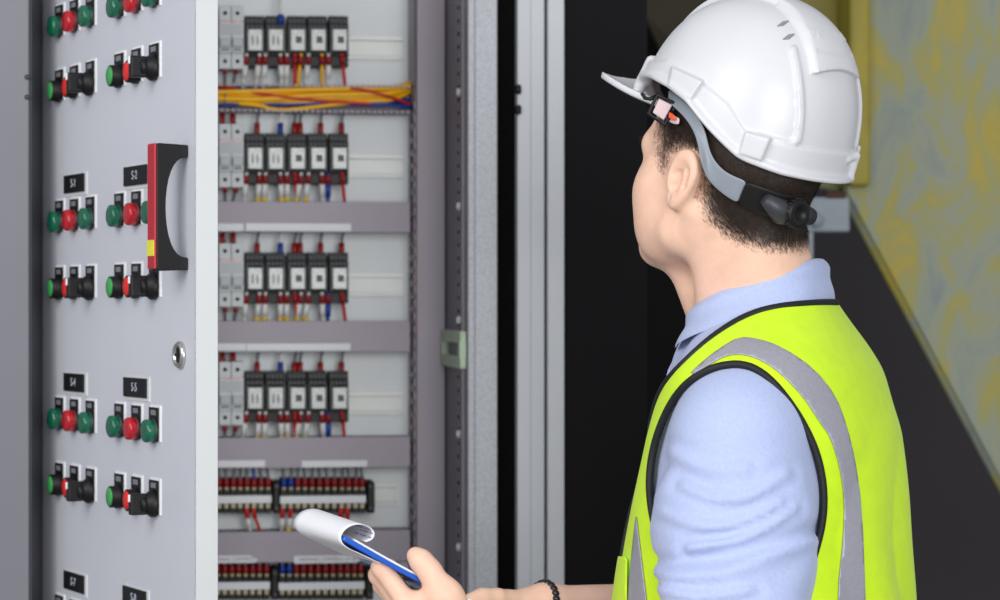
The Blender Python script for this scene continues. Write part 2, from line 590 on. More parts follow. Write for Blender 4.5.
ROWS = [('lamps', 26, 8), ('buttons', 90.5, 77), ('lamps', 221.5, 216.5), ('buttons', 288, 287.5), ('lamps', 419, 426), ('buttons', 484.7, 496), ('lamps', 618, 636)]
COLS = {0: (60.5, 75.5, 91.5), 1: (120.5, 137.6, 155.5)}
proto = {'lg': lamp(M_LGREEN), 'lr': lamp(M_LRED), 'bg': button(M_GREEN), 'br': button(M_RED), 'ss': selector()}
used = set()
TIER = {0: 'in the topmost lamp row', 1: 'in the uppermost switch row', 2: 'in the lamp row beside the handle', 3: 'in the switch row below the handle',
        4: 'in the lamp row below the lock', 5: 'in the lowest switch row', 6: 'in the bottom lamp row'}
SIDE = {0: 'hinge side', 1: 'handle side'}
for ri, (kind, yl, yr) in enumerate(ROWS):
    zl_ = DZ(yl, DT(60.5))
    zr_ = DZ(yr, DT(120.5))
    zrow = (zl_ + zr_) / 2
    for g in (0, 1):
        for ci, px in enumerate(COLS[g]):
            if kind == 'lamps':
                key = ('lg', 'lr', 'lg')[ci]
            else:
                key = ('bg', 'br', 'ss')[ci]
            desc = {'lg': 'round green indicator lamp', 'lr': 'red lamp', 'bg': 'green push button', 'br': 'red push button', 'ss': 'black selector switch'}[key]
            if key == 'lg':
                desc = ('first ' if ci == 0 else 'second ') + 'green lamp'
            lab = desc + ' ' + TIER[ri] + ', ' + SIDE[g]
            t = DT(px)
            loc = DPOS(t, zrow)
            cat = {'l': 'indicator light', 'b': 'push button', 's': 'switch'}[key[0]]
            grp = {'l': 'indicator lamps on the cabinet door', 'b': 'push buttons on the cabinet door', 's': 'selector switches on the cabinet door'}[key[0]]
            if key not in used:
                o = proto[key]
                used.add(key)
                o.location = loc
                o.rotation_euler = (0, 0, DANG)
            else:
                o = dup(proto[key], loc, lab, DANG)
            tag(o, lab, cat, grp)

# ---- wire ducts
NFING = 0


def duct(py0, py1, cover, lab, px1=409.5):
    d0, d1 = PD, 0.322
    s0, s1 = 0.05, S(px1, d1)
    sm = (s0 + s1) / 2 + 0.05
    za, zb = ZC(py1, sm, d1), ZC(py0, sm, d1)
    o = thing('wire_duct', lab, 'cable duct', CW(0, 0, 0), CA, 'horizontal wire ducts in the cabinet')
    mb = MB()
    mb.box(s0, s1, d0 - 0.002, d0, za, zb)
    k = 0
    s = s0
    while s < s1 - 0.004:
        for zz in (za, zb - 0.0015):
            mb.box(s, s + 0.0055, d1 + 0.004, d0 - 0.002, zz, zz + 0.0015)
        s += 0.0085
    for zz in (za, zb - 0.0015):
        mb.box(s0, s1, d0 - 0.018, d0 - 0.002, zz, zz + 0.0015)
        if not cover:
            q = s0
            while q < s1 - 0.004:
                mb.box(q, q + 0.0050, d1 + 0.001, d1 + 0.006, zz - 0.0012, zz + 0.0026)
                q += 0.0085
    mb.build('trunking', M_DUCT, o)
    if cover:
        c = MB().box(s0, s1 + 0.001, d1, d1 + 0.0025, za - 0.0005, zb + 0.0005)
        c.box(s0, s1 + 0.001, d1, d1 + 0.008, zb - 0.001, zb + 0.0008)
        c.box(s0, s1 + 0.001, d1, d1 + 0.008, za - 0.0008, za + 0.001)
        c.build('cover', M_DUCT, o, bev=0.0008)
    return o, d1


def strip(o, d1, pxa, pxb, pya, pyb, tx=None, point=False):
    sa, sb = S(pxa, d1), S(pxb, d1)
    za, zb = ZC(pyb, (sa + sb) / 2, d1), ZC(pya, (sa + sb) / 2, d1)
    mb = MB()
    if point:
        poly = [(sa, za), (sb - 0.006, za), (sb, za + (zb - za) * 0.35), (sb - 0.012, zb), (sa, zb)]
        mb.prism(poly, d1 - 0.0012, d1 - 0.0001)
    else:
        mb.box(sa, sb, d1 - 0.0012, d1 - 0.0001, za, zb)
    lb = mb.build('label_strip', M_LABEL, o)
    if tx:
        text_mesh(tx, (zb - za) * 0.62, 'lettering', M_INK, lb, ((sa + sb) / 2, d1 - 0.0015, (za + zb) / 2), (R(90), 0, 0), 0.0002)


o, d1 = duct(84.5, 111, False, 'uncovered slotted duct filled with yellow cables')
o, d1 = duct(202, 231.5, True, 'grey wire duct under the relay row that holds the yellow cables above it')
strip(o, d1, 205, 243.5, 223.5, 231)
strip(o, d1, 246, 351, 223.5, 231)
o['label'] = 'covered grey duct below the second relay row with two white label strips'
o, d1 = duct(321.5, 351.5, True, 'covered grey duct below the third relay row with two white label strips')
strip(o, d1, 205, 246, 343.5, 350.5)
strip(o, d1, 246.8, 350.5, 343.5, 350.5)
o, d1 = duct(438, 467.5, True, 'covered grey duct between the lowest relays and the terminal blocks')
strip(o, d1, 205, 265, 460.5, 467)
strip(o, d1, 302, 367, 460.5, 467)
o, d1 = duct(532, 562, True, 'covered grey duct between the two terminal rows, behind the rolled paper')
strip(o, d1, 205, 258, 555.5, 563, 'TERMINAL CONTROL', True)
strip(o, d1, 294, 361, 555.5, 563, 'TERMINAL CONTROL 21-30', True)

# vertical duct
d1 = 0.288
vs0, vs1 = S(417.5, d1), min(S(449, d1), CAB_W - 0.006)
o = thing('wire_duct', 'tall vertical grey duct with slotted side beside the relay rows', 'cable duct', CW(0, 0, 0), CA)
mb = MB().box(vs0 - 0.0045, vs1, PD - 0.002, PD, 0.14, 2.16)
mb.box(vs1 - 0.002, vs1, d1 + 0.003, PD, 0.14, 2.16)
z = 0.75
while z < 1.80:
    mb.box(vs0 - 0.0045, vs0 - 0.0025, d1 + 0.003, PD - 0.012, z, z + 0.0085)
    z += 0.0198
mb.box(vs0 - 0.0045, vs0 - 0.0025, PD - 0.014, PD, 0.14, 2.16)
mb.box(vs0 - 0.0045, vs0 - 0.0025, d1 + 0.003, d1 + 0.014, 0.14, 2.16)
mb.box(vs0 - 0.0045, vs0 - 0.0025, d1 + 0.003, PD, 0.14, 0.75)
mb.box(vs0 - 0.0045, vs0 - 0.0025, d1 + 0.003, PD, 1.79, 2.16)
mb.build('trunking', M_DUCT, o)
MB().box(vs0 - 0.001, vs1 + 0.001, d1, d1 + 0.003, 0.14, 2.16).build('cover', M_DUCT, o, bev=0.001)
WG = 'loose wires in the cabinet'
for i, (m_, nm, ds, dd) in enumerate([(M_WRED, 'red', 0.010, 0.030), (M_WBLUE, 'blue', 0.008, 0.045), (M_WYEL, 'yellow', 0.007, 0.056), (M_WRED, 'red', 0.008, 0.064), (M_WBLUE, 'blue', 0.014, 0.020)]):
    pts = [CW(vs0 + ds + 0.004 * math.sin(k * 1.3 + i * 2), d1 + dd + 0.004 * math.cos(k * 1.7 + i), 0.8 + k * 0.05) for k in range(20)]
    lab = nm + ' wire running down inside the vertical slotted duct' + (', behind the first one' if i in (3, 4) else '')
    tag(MB().tube(pts, 0.0035, 6).build('wire', m_), lab, 'wire', WG)

# ---- rails


def rail(py, lab, pxe=403.5):
    s0, s1 = 0.06, S(pxe, 0.373)
    z = ZC(py, (s0 + s1) / 2, 0.373)
    o = MB()
    h = 0.0175
    o.box(s0, s1, 0.3725, 0.3735, h - 0.0055, h)
    o.box(s0, s1, 0.3725, 0.3735, -h, -h + 0.0055)
    o.box(s0, s1, 0.3690, 0.3795, h - 0.0062, h - 0.0050)
    o.box(s0, s1, 0.3690, 0.3795, -h + 0.0050, -h + 0.0062)
    o.box(s0, s1, 0.3785, 0.3799, -h + 0.005, h - 0.005)
    ob = o.build('mounting_rail', M_RAIL)
    ob.location = CW(0, 0, z)
    ob.rotation_euler = (0, 0, CA)
    tag(ob, lab, 'mounting rail', 'steel mounting rails in the cabinet')
    return z


# ---- circuit breakers (two poles) and relays


def make_breaker():
    r = bpy.data.objects.new('circuit_breaker', None)
    COL.objects.link(r)
    h = 0.0475
    mb = MB()
    for a, b in ((-0.0183, -0.0003), (0.0003, 0.0183)):
        mb.box(a, b, 0.013, 0.072, -h, h, 0, ch=0.0008)            # terminal ends, set back
        mb.box(a, b, 0.004, 0.02, -0.0245, 0.0245, 0, ch=0.0008)   # raised face
    mb.build('body', M_MCB, r)
    for c in (-0.0093, 0.0093):
        for z in (0.036, -0.036):
            MB().lathe((c, 0.0135, z), (0, -1, 0), [(0.003, 0), (0.003, 0.0012)], 14).build('terminal_screw', M_BLACK, r)
    for c in (-0.0093, 0.0093):
        mb = MB().box(c - 0.0075, c + 0.0075, -0.004, 0.006, -0.016, -0.003, ch=0.001)
        lv = mb.build('lever', M_MCB2, r)
        MB().box(c - 0.006, c + 0.006, 0.0028, 0.0045, -0.021, -0.0185).build('mark', M_DARKGREY, lv)
    MB().box(-0.0175, 0.0175, 0.003, 0.0045, 0.0215, 0.0235).build('stripe', M_LRED, r)['label'] = 'thin red stripe'
    MB().box(-0.016, 0.016, 0.0034, 0.0045, 0.0025, 0.019).build('printed_face', M_MCB2, r)
    return r


def make_relay(coil):
    r = bpy.data.objects.new('relay', None)
    COL.objects.link(r)
    mb = MB()
    w = 0.0148
    mb.box(-w, w, 0.032, 0.062, -0.038, 0.034, ch=0.001)
    mb.box(-w, w, 0.018, 0.05, 0.0165, 0.0255, ch=0.001)
    mb.box(-w, w, 0.026, 0.05, 0.0255, 0.0385, ch=0.001)
    mb.box(-w, w, 0.014, 0.05, -0.0225, -0.0185, ch=0.001)
    mb.box(-w, w, 0.020, 0.05, -0.0380, -0.0225, ch=0.001)
    for c in (-0.0095, -0.0032, 0.0032, 0.0095):
        mb.lathe((c, 0.0265, 0.0305), (0, -1, 0), [(0.0022, 0), (0.0022, 0.0015)], 10, 1)
        mb.lathe((c, 0.0185, 0.0212), (0, -1, 0), [(0.0020, 0), (0.0020, 0.0015)], 10, 1)
    mb.build('socket', [M_BLACK, M_WGREY], r)
    mb = MB().box(-0.0108, 0.0108, -0.006, 0.034, -0.0172, 0.0150, ch=0.0012)
    cs_ = mb.build('relay_case', M_RELAY, r)
    mb = MB().box(-0.0065, 0.0065, -0.0068, -0.0055, -0.011, 0.006)
    if coil:
        mb.box(-0.0030, 0.0060, -0.0072, -0.0060, -0.006, 0.004, 1)
    else:
        mb.box(-0.0050, -0.0025, -0.0072, -0.0060, -0.009, 0.005, 1)
        mb.box(0.0020, 0.0045, -0.0072, -0.0060, -0.009, 0.005, 1)
    mb.build('coil', [M_RELAY, M_INK if not coil else M_DARKGREY], cs_)
    mb = MB()
    for sx in (-1, 1):
        mb.box(sx * 0.0125 - 0.0012, sx * 0.0125 + 0.0012, 0.004, 0.034, -0.020, 0.018)
    mb.build('retaining_clip', M_DARKGREY, r)
    return r


DF = 0.31                        # front of the devices
rowname = ['top', 'second', 'third', 'lowest']
caseY = [(29, 50), (147.5, 168), (267.5, 288), (387, 407.5)]
brkY = [(5, 68), (123.5, 187), (243, 307), (362, 425.5)]
caseX = [255.0, 275.8, 297.6, 318.2, 339.6]
p_b = make_breaker()
p_r = {0: make_relay(False), 1: make_relay(True)}
first = {'b': True, 0: True, 1: True}
relay_pos = {}
for ri in range(4):
    s = S(231.5, DF)
    z = ZC((brkY[ri][0] + brkY[ri][1]) / 2, s, DF)
    lab = 'pale grey two pole breaker at the start of the ' + rowname[ri] + ' relay row'
    loc = CW(s, DF - 0.004, z)
    if first['b']:
        p_b.location, p_b.rotation_euler = loc, (0, 0, CA)
        tag(p_b, lab, 'circuit breaker', 'two pole breakers in the cabinet')
        first['b'] = False
    else:
        dup(p_b, loc, lab, CA)
    zr = None
    for ci, px in enumerate(caseX):
        s = S(px, DF)
        z = ZC((caseY[ri][0] + caseY[ri][1]) / 2, s, DF)
        lab = 'plug-in relay in black socket, ' + ORD[ci] + ' from the breaker in the ' + rowname[ri] + ' row'
        k = 0 if ci < 2 else 1
        loc = CW(s, DF, z)
        relay_pos[(ri, ci)] = (s, z)
        if first[k]:
            p_r[k].location, p_r[k].rotation_euler = loc, (0, 0, CA)
            tag(p_r[k], lab, 'relay', 'relays in the cabinet')
            first[k] = False
        else:
            dup(p_r[k], loc, lab, CA)
    rail((46, 165, 284.5, 404)[ri], 'zinc mounting rail behind the ' + rowname[ri] + ' relay row')

# ---- wires of the relay rows: each one with its ferrule and sleeve
WD = 0.3235


def wire_down(ri, px, pxe, y_top, y_red, y_wh, y_end, sleeve, tip, lab):
    s, se = S(px, WD), S(pxe, WD)
    zt, zr_, zw, ze = (ZC(y, s, WD) for y in (y_top, y_red, y_wh, y_end))
    core = M_WGREY if sleeve == 'grey' else M_WRED if sleeve == 'red' else M_WWHITE if sleeve == 'white' else M_WBLUE if sleeve == 'blue' else M_WYEL
    L = lambda a: CW(s + (se - s) * a, WD + 0.012 * a, 0)
    q = lambda z: (zt - z) / max(zt - ze, 1e-6)
    pt = lambda z: Vector((L(q(z)).x, L(q(z)).y, z))
    w = MB().tube([pt(zt + 0.004), pt(zt), pt((zt + zr_) / 2), pt(zr_), pt((zr_ + ze) / 2), pt(ze), pt(ze - 0.012)], 0.0026, 8).build('wire', core)
    tag(w, lab, 'wire', 'wires under the relay rows')
    MB().tube([pt(zt), pt(zr_)], 0.0040, 10).build('ferrule', M_FRED, w)
    if sleeve in ('white', 'blue'):
        MB().tube([pt(zr_ - 0.0005), pt(zw)], 0.0043, 10).build('sleeve', M_WWHITE if sleeve == 'white' else M_WBLUE, w)
    if tip:
        MB().tube([pt(zw - 0.0005), pt(ze)], 0.0041, 10).build('marker_ring', M_FYEL, w)
    return w


WSPEC = [  # px at top, px at foot, sleeve, yellow tip
    (224.5, 226, 'grey', False), (236, 233.5, 'grey', False),
    (246.5, 243.5, 'white', False), (259.5, 257.5, 'white', True), (265.5, 264.8, 'white', True), (280.5, 281, 'white', True), (287, 288, 'white', True),
    (295, 296, 'red', False), (301, 297.5, 'white', True), (308.5, 306, 'white', True), (322, 323, 'white', False), (328.5, 329, 'blue', False), (342, 345, 'red', False)]
for ri in range(4):
    oy = (-119, 0, 119.8, 239)[ri]
    for wi, (a, b, sl_, tp) in enumerate(WSPEC):
        jit = RNG.uniform(-1.2, 1.2)
        if ri == 0 and sl_ == 'blue':
            sl_ = 'white'
        if ri == 0 and wi in (8, 10):
            sl_ = 'yellow'
        lab = {'grey': 'dark grey', 'white': 'white sleeved', 'red': 'bare red', 'blue': 'blue sleeved', 'yellow': 'yellow'}[sl_] + ' wire, ' + ORD[wi] + ' along the foot of the ' + rowname[ri] + ' device row'
        up = 8 if sl_ == 'grey' else 0
        wire_down(ri, a, b + jit, 175.0 + oy + 1.5 * up, 183.5 + oy + up, 196.5 + oy, 201.5 + oy, sl_, tp and ri > 0, lab)
    # short wires entering from above with red ferrules
    if ri > 0:
        for wi, px in enumerate((222.5, 233, 257, 280.5, 294.5, 300, 320.5, 341.5)):
            s = S(px, 0.345)
            yb = (134, 134, 134, 134, 134, 134, 134, 134)[wi] + oy - (10 if wi < 2 else 0)
            za, zb, zc_ = ZC(yb + 3, s, 0.345), ZC(yb - 11, s, 0.345), ZC(yb - 22, s, 0.345)
            pt = lambda z, dx=0.0: CW(s + dx, 0.345, z)
            bl = wi == 3
            w = MB().tube([pt(za), pt(zb), pt((zb + zc_) / 2, 0.001), pt(zc_, 0.003)], 0.0022, 8).build('wire', M_WGREY if not bl else M_WWHITE)
            tag(w, ('grey wire with red ferrule, ' if not bl else 'white wire with blue plug, ') + ORD[wi] + ' along the top edge of the ' + rowname[ri] + ' device row', 'wire', 'wires above the relay rows')
            MB().tube([pt(za - 0.001), pt(zb)], 0.0043, 10).build('ferrule', M_FRED if not bl else M_FBLUE, w)
    else:
        s = S(280.5, 0.33)
        z = ZC(20, s, 0.33)
        w = MB().tube([CW(s, 0.328, z - 0.006), CW(s, 0.328, z + 0.008), CW(s, 0.336, z + 0.03), CW(s, 0.345, z + 0.06)], 0.0022, 8).build('wire', M_WWHITE)
        tag(w, 'white wire with blue plug entering the second relay of the top row', 'wire', 'wires above the relay rows')
        MB().tube([CW(s, 0.327, z - 0.007), CW(s, 0.327, z + 0.008)], 0.0045, 10).build('ferrule', M_FBLUE, w)

# ---- yellow cable bundle in the open duct


def cable(pts, m_, r, lab, grp='cables lying in the uncovered duct'):
    out = []
    W = []
    for px, py, d in pts:
        s = S(px, d)
        W.append(CW(s, d, ZC(py, s, d)))
    for i in range(len(W) - 1):                                    # Catmull-Rom
        p0, p1, p2, p3 = W[max(i - 1, 0)], W[i], W[i + 1], W[min(i + 2, len(W) - 1)]
        for k in range(6):
            t = k / 6
            out.append(0.5 * ((2 * p1) + (p2 - p0) * t + (2 * p0 - 5 * p1 + 4 * p2 - p3) * t * t + (3 * p1 - p0 - 3 * p2 + p3) * t ** 3))
    out.append(W[-1])
    return tag(MB().tube(out, r, 8).build('cable', m_), lab, 'cable', grp)


YS = [('uppermost', 92.0, 89.5, 88.5, 88), ('second', 94.0, 92.5, 90, 90), ('third', 96.5, 95, 92, 91), ('fourth', 98.5, 97.5, 94.5, 93), ('fifth', 100.5, 99.5, 97.5, 95), ('lowest straight', 102.5, 102, 101, 98)]
for i, (nm, a, b, c, d) in enumerate(YS):
    dd = 0.329 + 0.004 * (i % 3)
    cable([(196, a, dd), (222, a, dd), (262, b + 1.5, dd), (310, c + 1, dd), (355, c, dd), (392, d, dd + 0.003), (409, d - 4 - i * 0.4, dd + 0.012), (416, d - 10, dd + 0.02)], M_WYEL, 0.0040, nm + ' yellow cable in the bundle along the uncovered duct')
cable([(238, 103, 0.332), (262, 106, 0.329), (268, 108.5, 0.328), (285, 110, 0.328), (312, 107.5, 0.330), (345, 103.5, 0.333), (390, 100, 0.338), (412, 90, 0.345)], M_WYEL, 0.0033, 'yellow cable sagging over the lower lip of the uncovered duct')
cable([(196, 87, 0.337), (224, 87, 0.335), (250, 92, 0.328), (285, 97, 0.326), (330, 101.5, 0.328), (375, 104, 0.333), (413, 107, 0.345)], M_WRED, 0.0022, 'red wire crossing the yellow cables from top to bottom')
cable([(350, 88, 0.326), (368, 91, 0.325), (390, 97, 0.328), (412, 105, 0.34)], M_WRED, 0.0022, 'short red wire crossing the far end of the yellow bundle')
cable([(196, 104.5, 0.336), (235, 104, 0.334), (300, 104, 0.336), (345, 104, 0.334), (385, 104.5, 0.334), (414, 107.5, 0.345)], M_WBLUE, 0.0030, 'blue wire lying along the bottom of the yellow bundle')
cable([(196, 89, 0.350), (240, 88.5, 0.345), (290, 88.8, 0.343), (305, 90, 0.345), (330, 92, 0.352)], M_WBLUE, 0.0030, 'blue wire lying along the top of the yellow bundle')
cable([(380, 100, 0.350), (400, 100, 0.350), (408, 103, 0.352), (414, 103, 0.355)], M_WBLUE, 0.006, 'thick blue wire tucked behind the end of the yellow bundle')
cable([(224.5, 90.5, 0.3285), (225, 96, 0.326), (225, 103, 0.3285)], M_WGREY, 0.0014, 'grey tie wrapped around the yellow cables')

# ---- terminal rows


def make_terminal():
    r = bpy.data.objects.new('terminal_block', None)
    COL.objects.link(r)
    w = 0.0049
    mb = MB()
    mb.box(-w, w, 0.010, 0.055, -0.026, 0.026, 0, ch=0.0006)
    mb.box(-w, w, 0.0, 0.02, -0.0085, 0.0085, 0, ch=0.0006)
    mb.build('body', M_BLACK, r)
    mb = MB()
    for z in (0.0135, -0.0135):
        mb.box(-0.0032, 0.0032, 0.006, 0.012, z - 0.0045, z + 0.0045, ch=0.0006)
    mb.build('screw_clamp', M_CREAM, r)
    return r


def make_clamp():
    r = bpy.data.objects.new('end_clamp', None)
    COL.objects.link(r)
    MB().box(-0.0058, 0.0058, 0.0, 0.055, -0.024, 0.024, ch=0.003).build('body', M_BLACK, r)
    for z in (0.016, -0.017):
        MB().lathe((0, 0.0005, z), (0, -1, 0), [(0.0042, 0), (0.0042, 0.001), (0.0028, 0.0014)], 14).build('screw', M_DARKGREY, r)
    return r


tp, cp = make_terminal(), make_clamp()
tf, cf = True, True
TX = [219.5, 226.5, 233.5, 240.3, 247.2, 254.2, 261.2, 268.3] + [284, 291, 298, 305, 312.2, 319.8, 327.2, 334.6, 342, 349, 356, 362.5]
for ri, (oy, rn, dx) in enumerate(((0, 'upper', 0), (86.5, 'bottom', -1.5))):
    yc = 496.5 + oy
    for i, px in enumerate(TX):
        px = px + dx
        s = S(px, 0.325)
        z = ZC(yc, s, 0.325)
        blk = 'short block' if i < 8 else 'long block'
        lab = 'black terminal, ' + (ORD[i] if i < 8 else ORD[i - 8]) + ' in the ' + blk + ' of the ' + rn + ' terminal row'
        loc = CW(s, 0.325, z)
        if tf:
            tp.location, tp.rotation_euler = loc, (0, 0, CA)
            tag(tp, lab, 'terminal block', 'terminal blocks in the cabinet')
            tf = False
        else:
            dup(tp, loc, lab, CA)
        blue = i in (8, 9)
        s2 = S(px, 0.330)
        za, zb, zt = ZC(yc - 6.5, s2, 0.33), ZC(yc - 18, s2, 0.33), ZC(yc - 30, s2, 0.33)
        lean = RNG.uniform(-0.003, 0.003)
        wm = M_WBLUE if i == 5 else M_WGREY
        w = MB().tube([CW(s2, 0.332, za), CW(s2, 0.330, zb), CW(s2 + lean * 0.5, 0.334, (zb + zt) / 2), CW(s2 + lean, 0.34, zt + 0.004)], 0.0022, 8).build('wire', wm)
        tag(w, ('blue' if i == 5 else 'grey') + ' wire with ' + ('blue' if blue else 'red') + ' ferrule, ' + (ORD[i] if i < 8 else ORD[i - 8]) + ' into ' + blk + ', ' + rn + ' terminal row', 'wire', 'wires above the terminal rows')
        MB().tube([CW(s2, 0.3305, ZC(yc - 9.5, s2, 0.33)), CW(s2, 0.330, zb)], 0.0042, 10).build('ferrule', M_FBLUE if blue else M_FRED, w)
        MB().tube([CW(s2, 0.3310, za), CW(s2, 0.3305, ZC(yc - 9.8, s2, 0.33))], 0.0036, 10).build('crimp', M_CREAM, w)
    for j, (a, b) in enumerate(((205, 271.5), (280, 366))):
        s0, s1 = S(a + dx, 0.322), S(b + dx, 0.322)
        z = ZC(yc + 3, (s0 + s1) / 2, 0.322)
        mo = MB().box(s0, s1, 0.3215, 0.3245, z - 0.0058, z + 0.0058, ch=0.0006).build('marker_strip', M_LABEL)
        mo.location, mo.rotation_euler = CW(0, 0, 0), (0, 0, CA)
        tag(mo, 'white marker strip across the ' + ('short' if j == 0 else 'long') + ' block of the ' + rn + ' terminal row', 'label strip', 'marker strips on the terminal rows')
    for j, px in enumerate((276.5, 371)):
        s = S(px + dx, 0.318)
        loc = CW(s, 0.318, ZC(yc + 1, s, 0.318))
        lab = 'black end clamp ' + ('between the two blocks' if j == 0 else 'closing the end') + ' of the ' + rn + ' terminal row'
        if cf:
            cp.location, cp.rotation_euler = loc, (0, 0, CA)
            tag(cp, lab, 'end clamp', 'end clamps on the terminal rows')
            cf = False
        else:
            dup(cp, loc, lab, CA)
    rail(yc - 0.5, 'zinc mounting rail carrying the ' + rn + ' terminal row', 397)
    if ri == 0:
        for j, (px, pe, kind) in enumerate(((246.2, 250.8, 'white'), (253, 260.5, 'red'), (282.5, 281.5, 'white'), (290.8, 288.8, 'whiteyellow'), (340.5, 341.5, 'red'), (347, 348.5, 'red'))):
            s, se = S(px, 0.335), S(pe, 0.335)
            zz = [ZC(y, s, 0.335) for y in (507, 511, 518, 527, 533)]
            pos = [CW(s + (se - s) * a, 0.335 + 0.004 * a, z_) for a, z_ in zip((0, 0.08, 0.3, 0.75, 1.0), zz)]
            w = MB().tube(pos, 0.0024, 8).build('wire', M_WRED if kind == 'red' else M_WWHITE)
            tag(w, ('thin red' if kind == 'red' else 'white sleeved') + ' wire hanging below the upper terminal row, ' + ORD[j] + ' from the cabinet door', 'wire', 'wires hanging below the upper terminal row')
            MB().tube([pos[0], pos[1], pos[2]], 0.0036, 10).build('ferrule', M_WRED, w)
            if kind != 'red':
                MB().tube([pos[2] + (pos[3] - pos[2]) * 0.06, pos[3]], 0.0046, 10).build('sleeve', M_WWHITE, w)
            if kind == 'whiteyellow':
                MB().tube([pos[3], pos[4]], 0.0044, 10).build('marker_ring', M_FYEL, w)

# ------------------------------------------------------------------ neighbouring cabinets
M_MID = mat('mid_grey_cabinet_paint', (112, 113, 121), 0.5, noise=0.02, nscale=8)
o = thing('adjoining_cabinet', 'grey steel cabinet standing at the hinge side of the open door', 'cabinet', (-0.9, 3.1, 0))
AX = (30 - PX0) / FPX * 3.1 + 0.9
MB().box(-0.5, AX - 0.002, 0.002, 0.085, 0.0, 2.3, ch=0.002).build('front_frame', M_MID, o)
MB().box(-0.5, AX - 0.13, 0.085, 0.36, 0.0, 2.3).build('body', M_MID, o)
MB().box(AX - 0.002, AX + 0.001, 0.006, 0.08, 0.02, 2.28).build('hinge_shade_strip', mat('hinge_shade_grey', (62, 62, 68), 0.8, noise=0.05, nscale=40), o)  # dark strip that stands in for the shade beside the door hinge
for py in (77, 97):
    MB().lathe((AX - 0.004, 0.0025, -(py - PY0) / FPX * 3.1 + CZ), (0, -1, 0), [(0.0035, 0), (0.0035, 0.0012), (0.001, 0.002)], 12).build('rivet', M_DARKGREY, o)
o = thing('switchgear_cabinet', 'tall cabinet with pale grey frame and black door behind the man', 'cabinet', CW(0, FD, 0), CA)
a0, a1, a2, a3 = S(517.5, FD), S(545, FD), S(547.5, FD), S(564, FD)
mb = MB()
mb.box(a0, a0 + 0.019, 0.0, 0.36, 0.0, 2.3, ch=0.0015)
mb.box(a0 + 0.018, a1, 0.004, 0.04, 0.0, 2.3, ch=0.0015)
mb.build('frame_post', M_POST, o)
mb = MB().box(a2, a3, -0.004, 0.03, 0.02, 2.28, ch=0.002)
mb.build('door_edge', M_POST, o)
aw = S(648, FD)
MB().box(a3 - 0.001, aw, 0.006, 0.03, 0.02, 2.28).build('door_panel', M_NIGHT, o)['label'] = 'black door panel'
MB().box(a0 + 0.001, aw, 0.03, 0.36, 0.0, 2.3).build('body', M_GASKET, o)
for py in (88, 108.5):
    z = ZC(py, a0, 0)
    MB().lathe((a0 + 0.0005, -0.003, z - 0.006), (0, 0, 1), [(0.003, 0), (0.0045, 0.002), (0.0045, 0.011), (0.003, 0.013)], 12).build('hinge_pin', M_BLACK, o)

# ------------------------------------------------------------------ yellow machine chute behind the man
YC = 4.1
o = thing('machine_chute', 'worn yellow painted steel chute sloping behind the white hard hat', 'machine', (0.75, YC, 1.2))


def CP(px, py, Y):
    q = P(px, py, Y)
    return (q.x - 0.75, q.y - YC, q.z - 1.2)


def slab(name, pts, Y0s, th_, m_):
    a = [Vector(CP(px, py, Y)) for (px, py), Y in zip(pts, Y0s)]
    b = [v + Vector((0.0, th_, 0)) for v in a]
    n = len(a)
    mb = MB().add([tuple(v) for v in a + b], [tuple(range(n)), tuple(reversed(range(n, 2 * n)))] + [(i, i + n, (i + 1) % n + n, (i + 1) % n) for i in range(n)])
    return mb.build(name, m_, o, bev=0.004)


slab('front_plate', [(864, -60), (1090, -60), (1090, 646), (847, 193), (852, 130)], [YC] * 5, 0.05, M_CHUTE)
slab('side_plate', [(760, -60), (866, -60), (866, 190), (806, 178), (760, 130)], [YC + 0.12] * 5, 0.05, M_CHUTE2)
slab('rear_plate', [(630, -60), (765, -60), (765, 150), (668, 64), (646, 16)], [YC + 0.3, YC + 0.16, YC + 0.16, YC + 0.3, YC + 0.3], 0.04, mat('shaded_yellow_machine_paint', (62, 58, 40), 0.7, noise=0.12, nscale=9))  # dark olive puts the shade on this side of the chute into its colour
mb = MB()
q0, q1 = CP(857, -60, YC - 0.02), CP(857, 186, YC - 0.02)
mb.box(q0[0] - 0.014, q0[0] + 0.022, -0.03, 0.14, q1[2], q0[2], ch=0.006)
q0, q1 = CP(842, -60, YC + 0.10), CP(842, 176, YC + 0.10)
mb.box(q0[0] - 0.004, q0[0] + 0.006, 0.085, 0.14, q1[2], q0[2], ch=0.003)
mb.build('rib', M_CHUTE2, o)
# rolled edge along the sloping foot of the chute
mb = MB()
mb.tube([CP(847, 194, YC + 0.02), CP(920, 330, YC + 0.02), CP(1090, 647, YC + 0.02)], 0.012, 10)
mb.tube([CP(806, 180, YC + 0.14), CP(850, 190, YC + 0.13)], 0.010, 10)
mb.build('edge_roll', M_CHUTE, o)

o = thing('support_bracket', 'pale grey bolted steel bracket between the collar and the yellow chute', 'bracket', (0.55, 4.05, 0.0))


def BP(px, py):
    q = P(px, py, 4.05)
    return q.x - 0.55, q.z


x0, zt = BP(803, 197)
x1, zb = BP(850, 232)
xm, _ = BP(814, 231)
MB().box(x0, x1, 0.0, 0.05, zb, zt, ch=0.004).build('arm', M_BRACKET, o)
MB().box(x0, xm, 0.002, 0.05, 0.0, zb + 0.002, ch=0.003).build('post', M_BRACKET, o)
xb, zbb = BP(816, 220)
MB().lathe((xb, 0.0, zbb), (0, -1, 0), [(0.013, 0), (0.013, 0.008), (0.009, 0.012), (0.001, 0.013)], 16).build('bolt', M_BRACKET, o)
xa, za = BP(826, 199)
xc, zc2 = BP(846, 192)
MB().box(xa, xc, 0.0, 0.03, za, zc2, ch=0.002).build('rubber_pad', mat('rusty_red_pad', (72, 34, 30), 0.7, noise=0.1), o)['label'] = 'rust red pad'
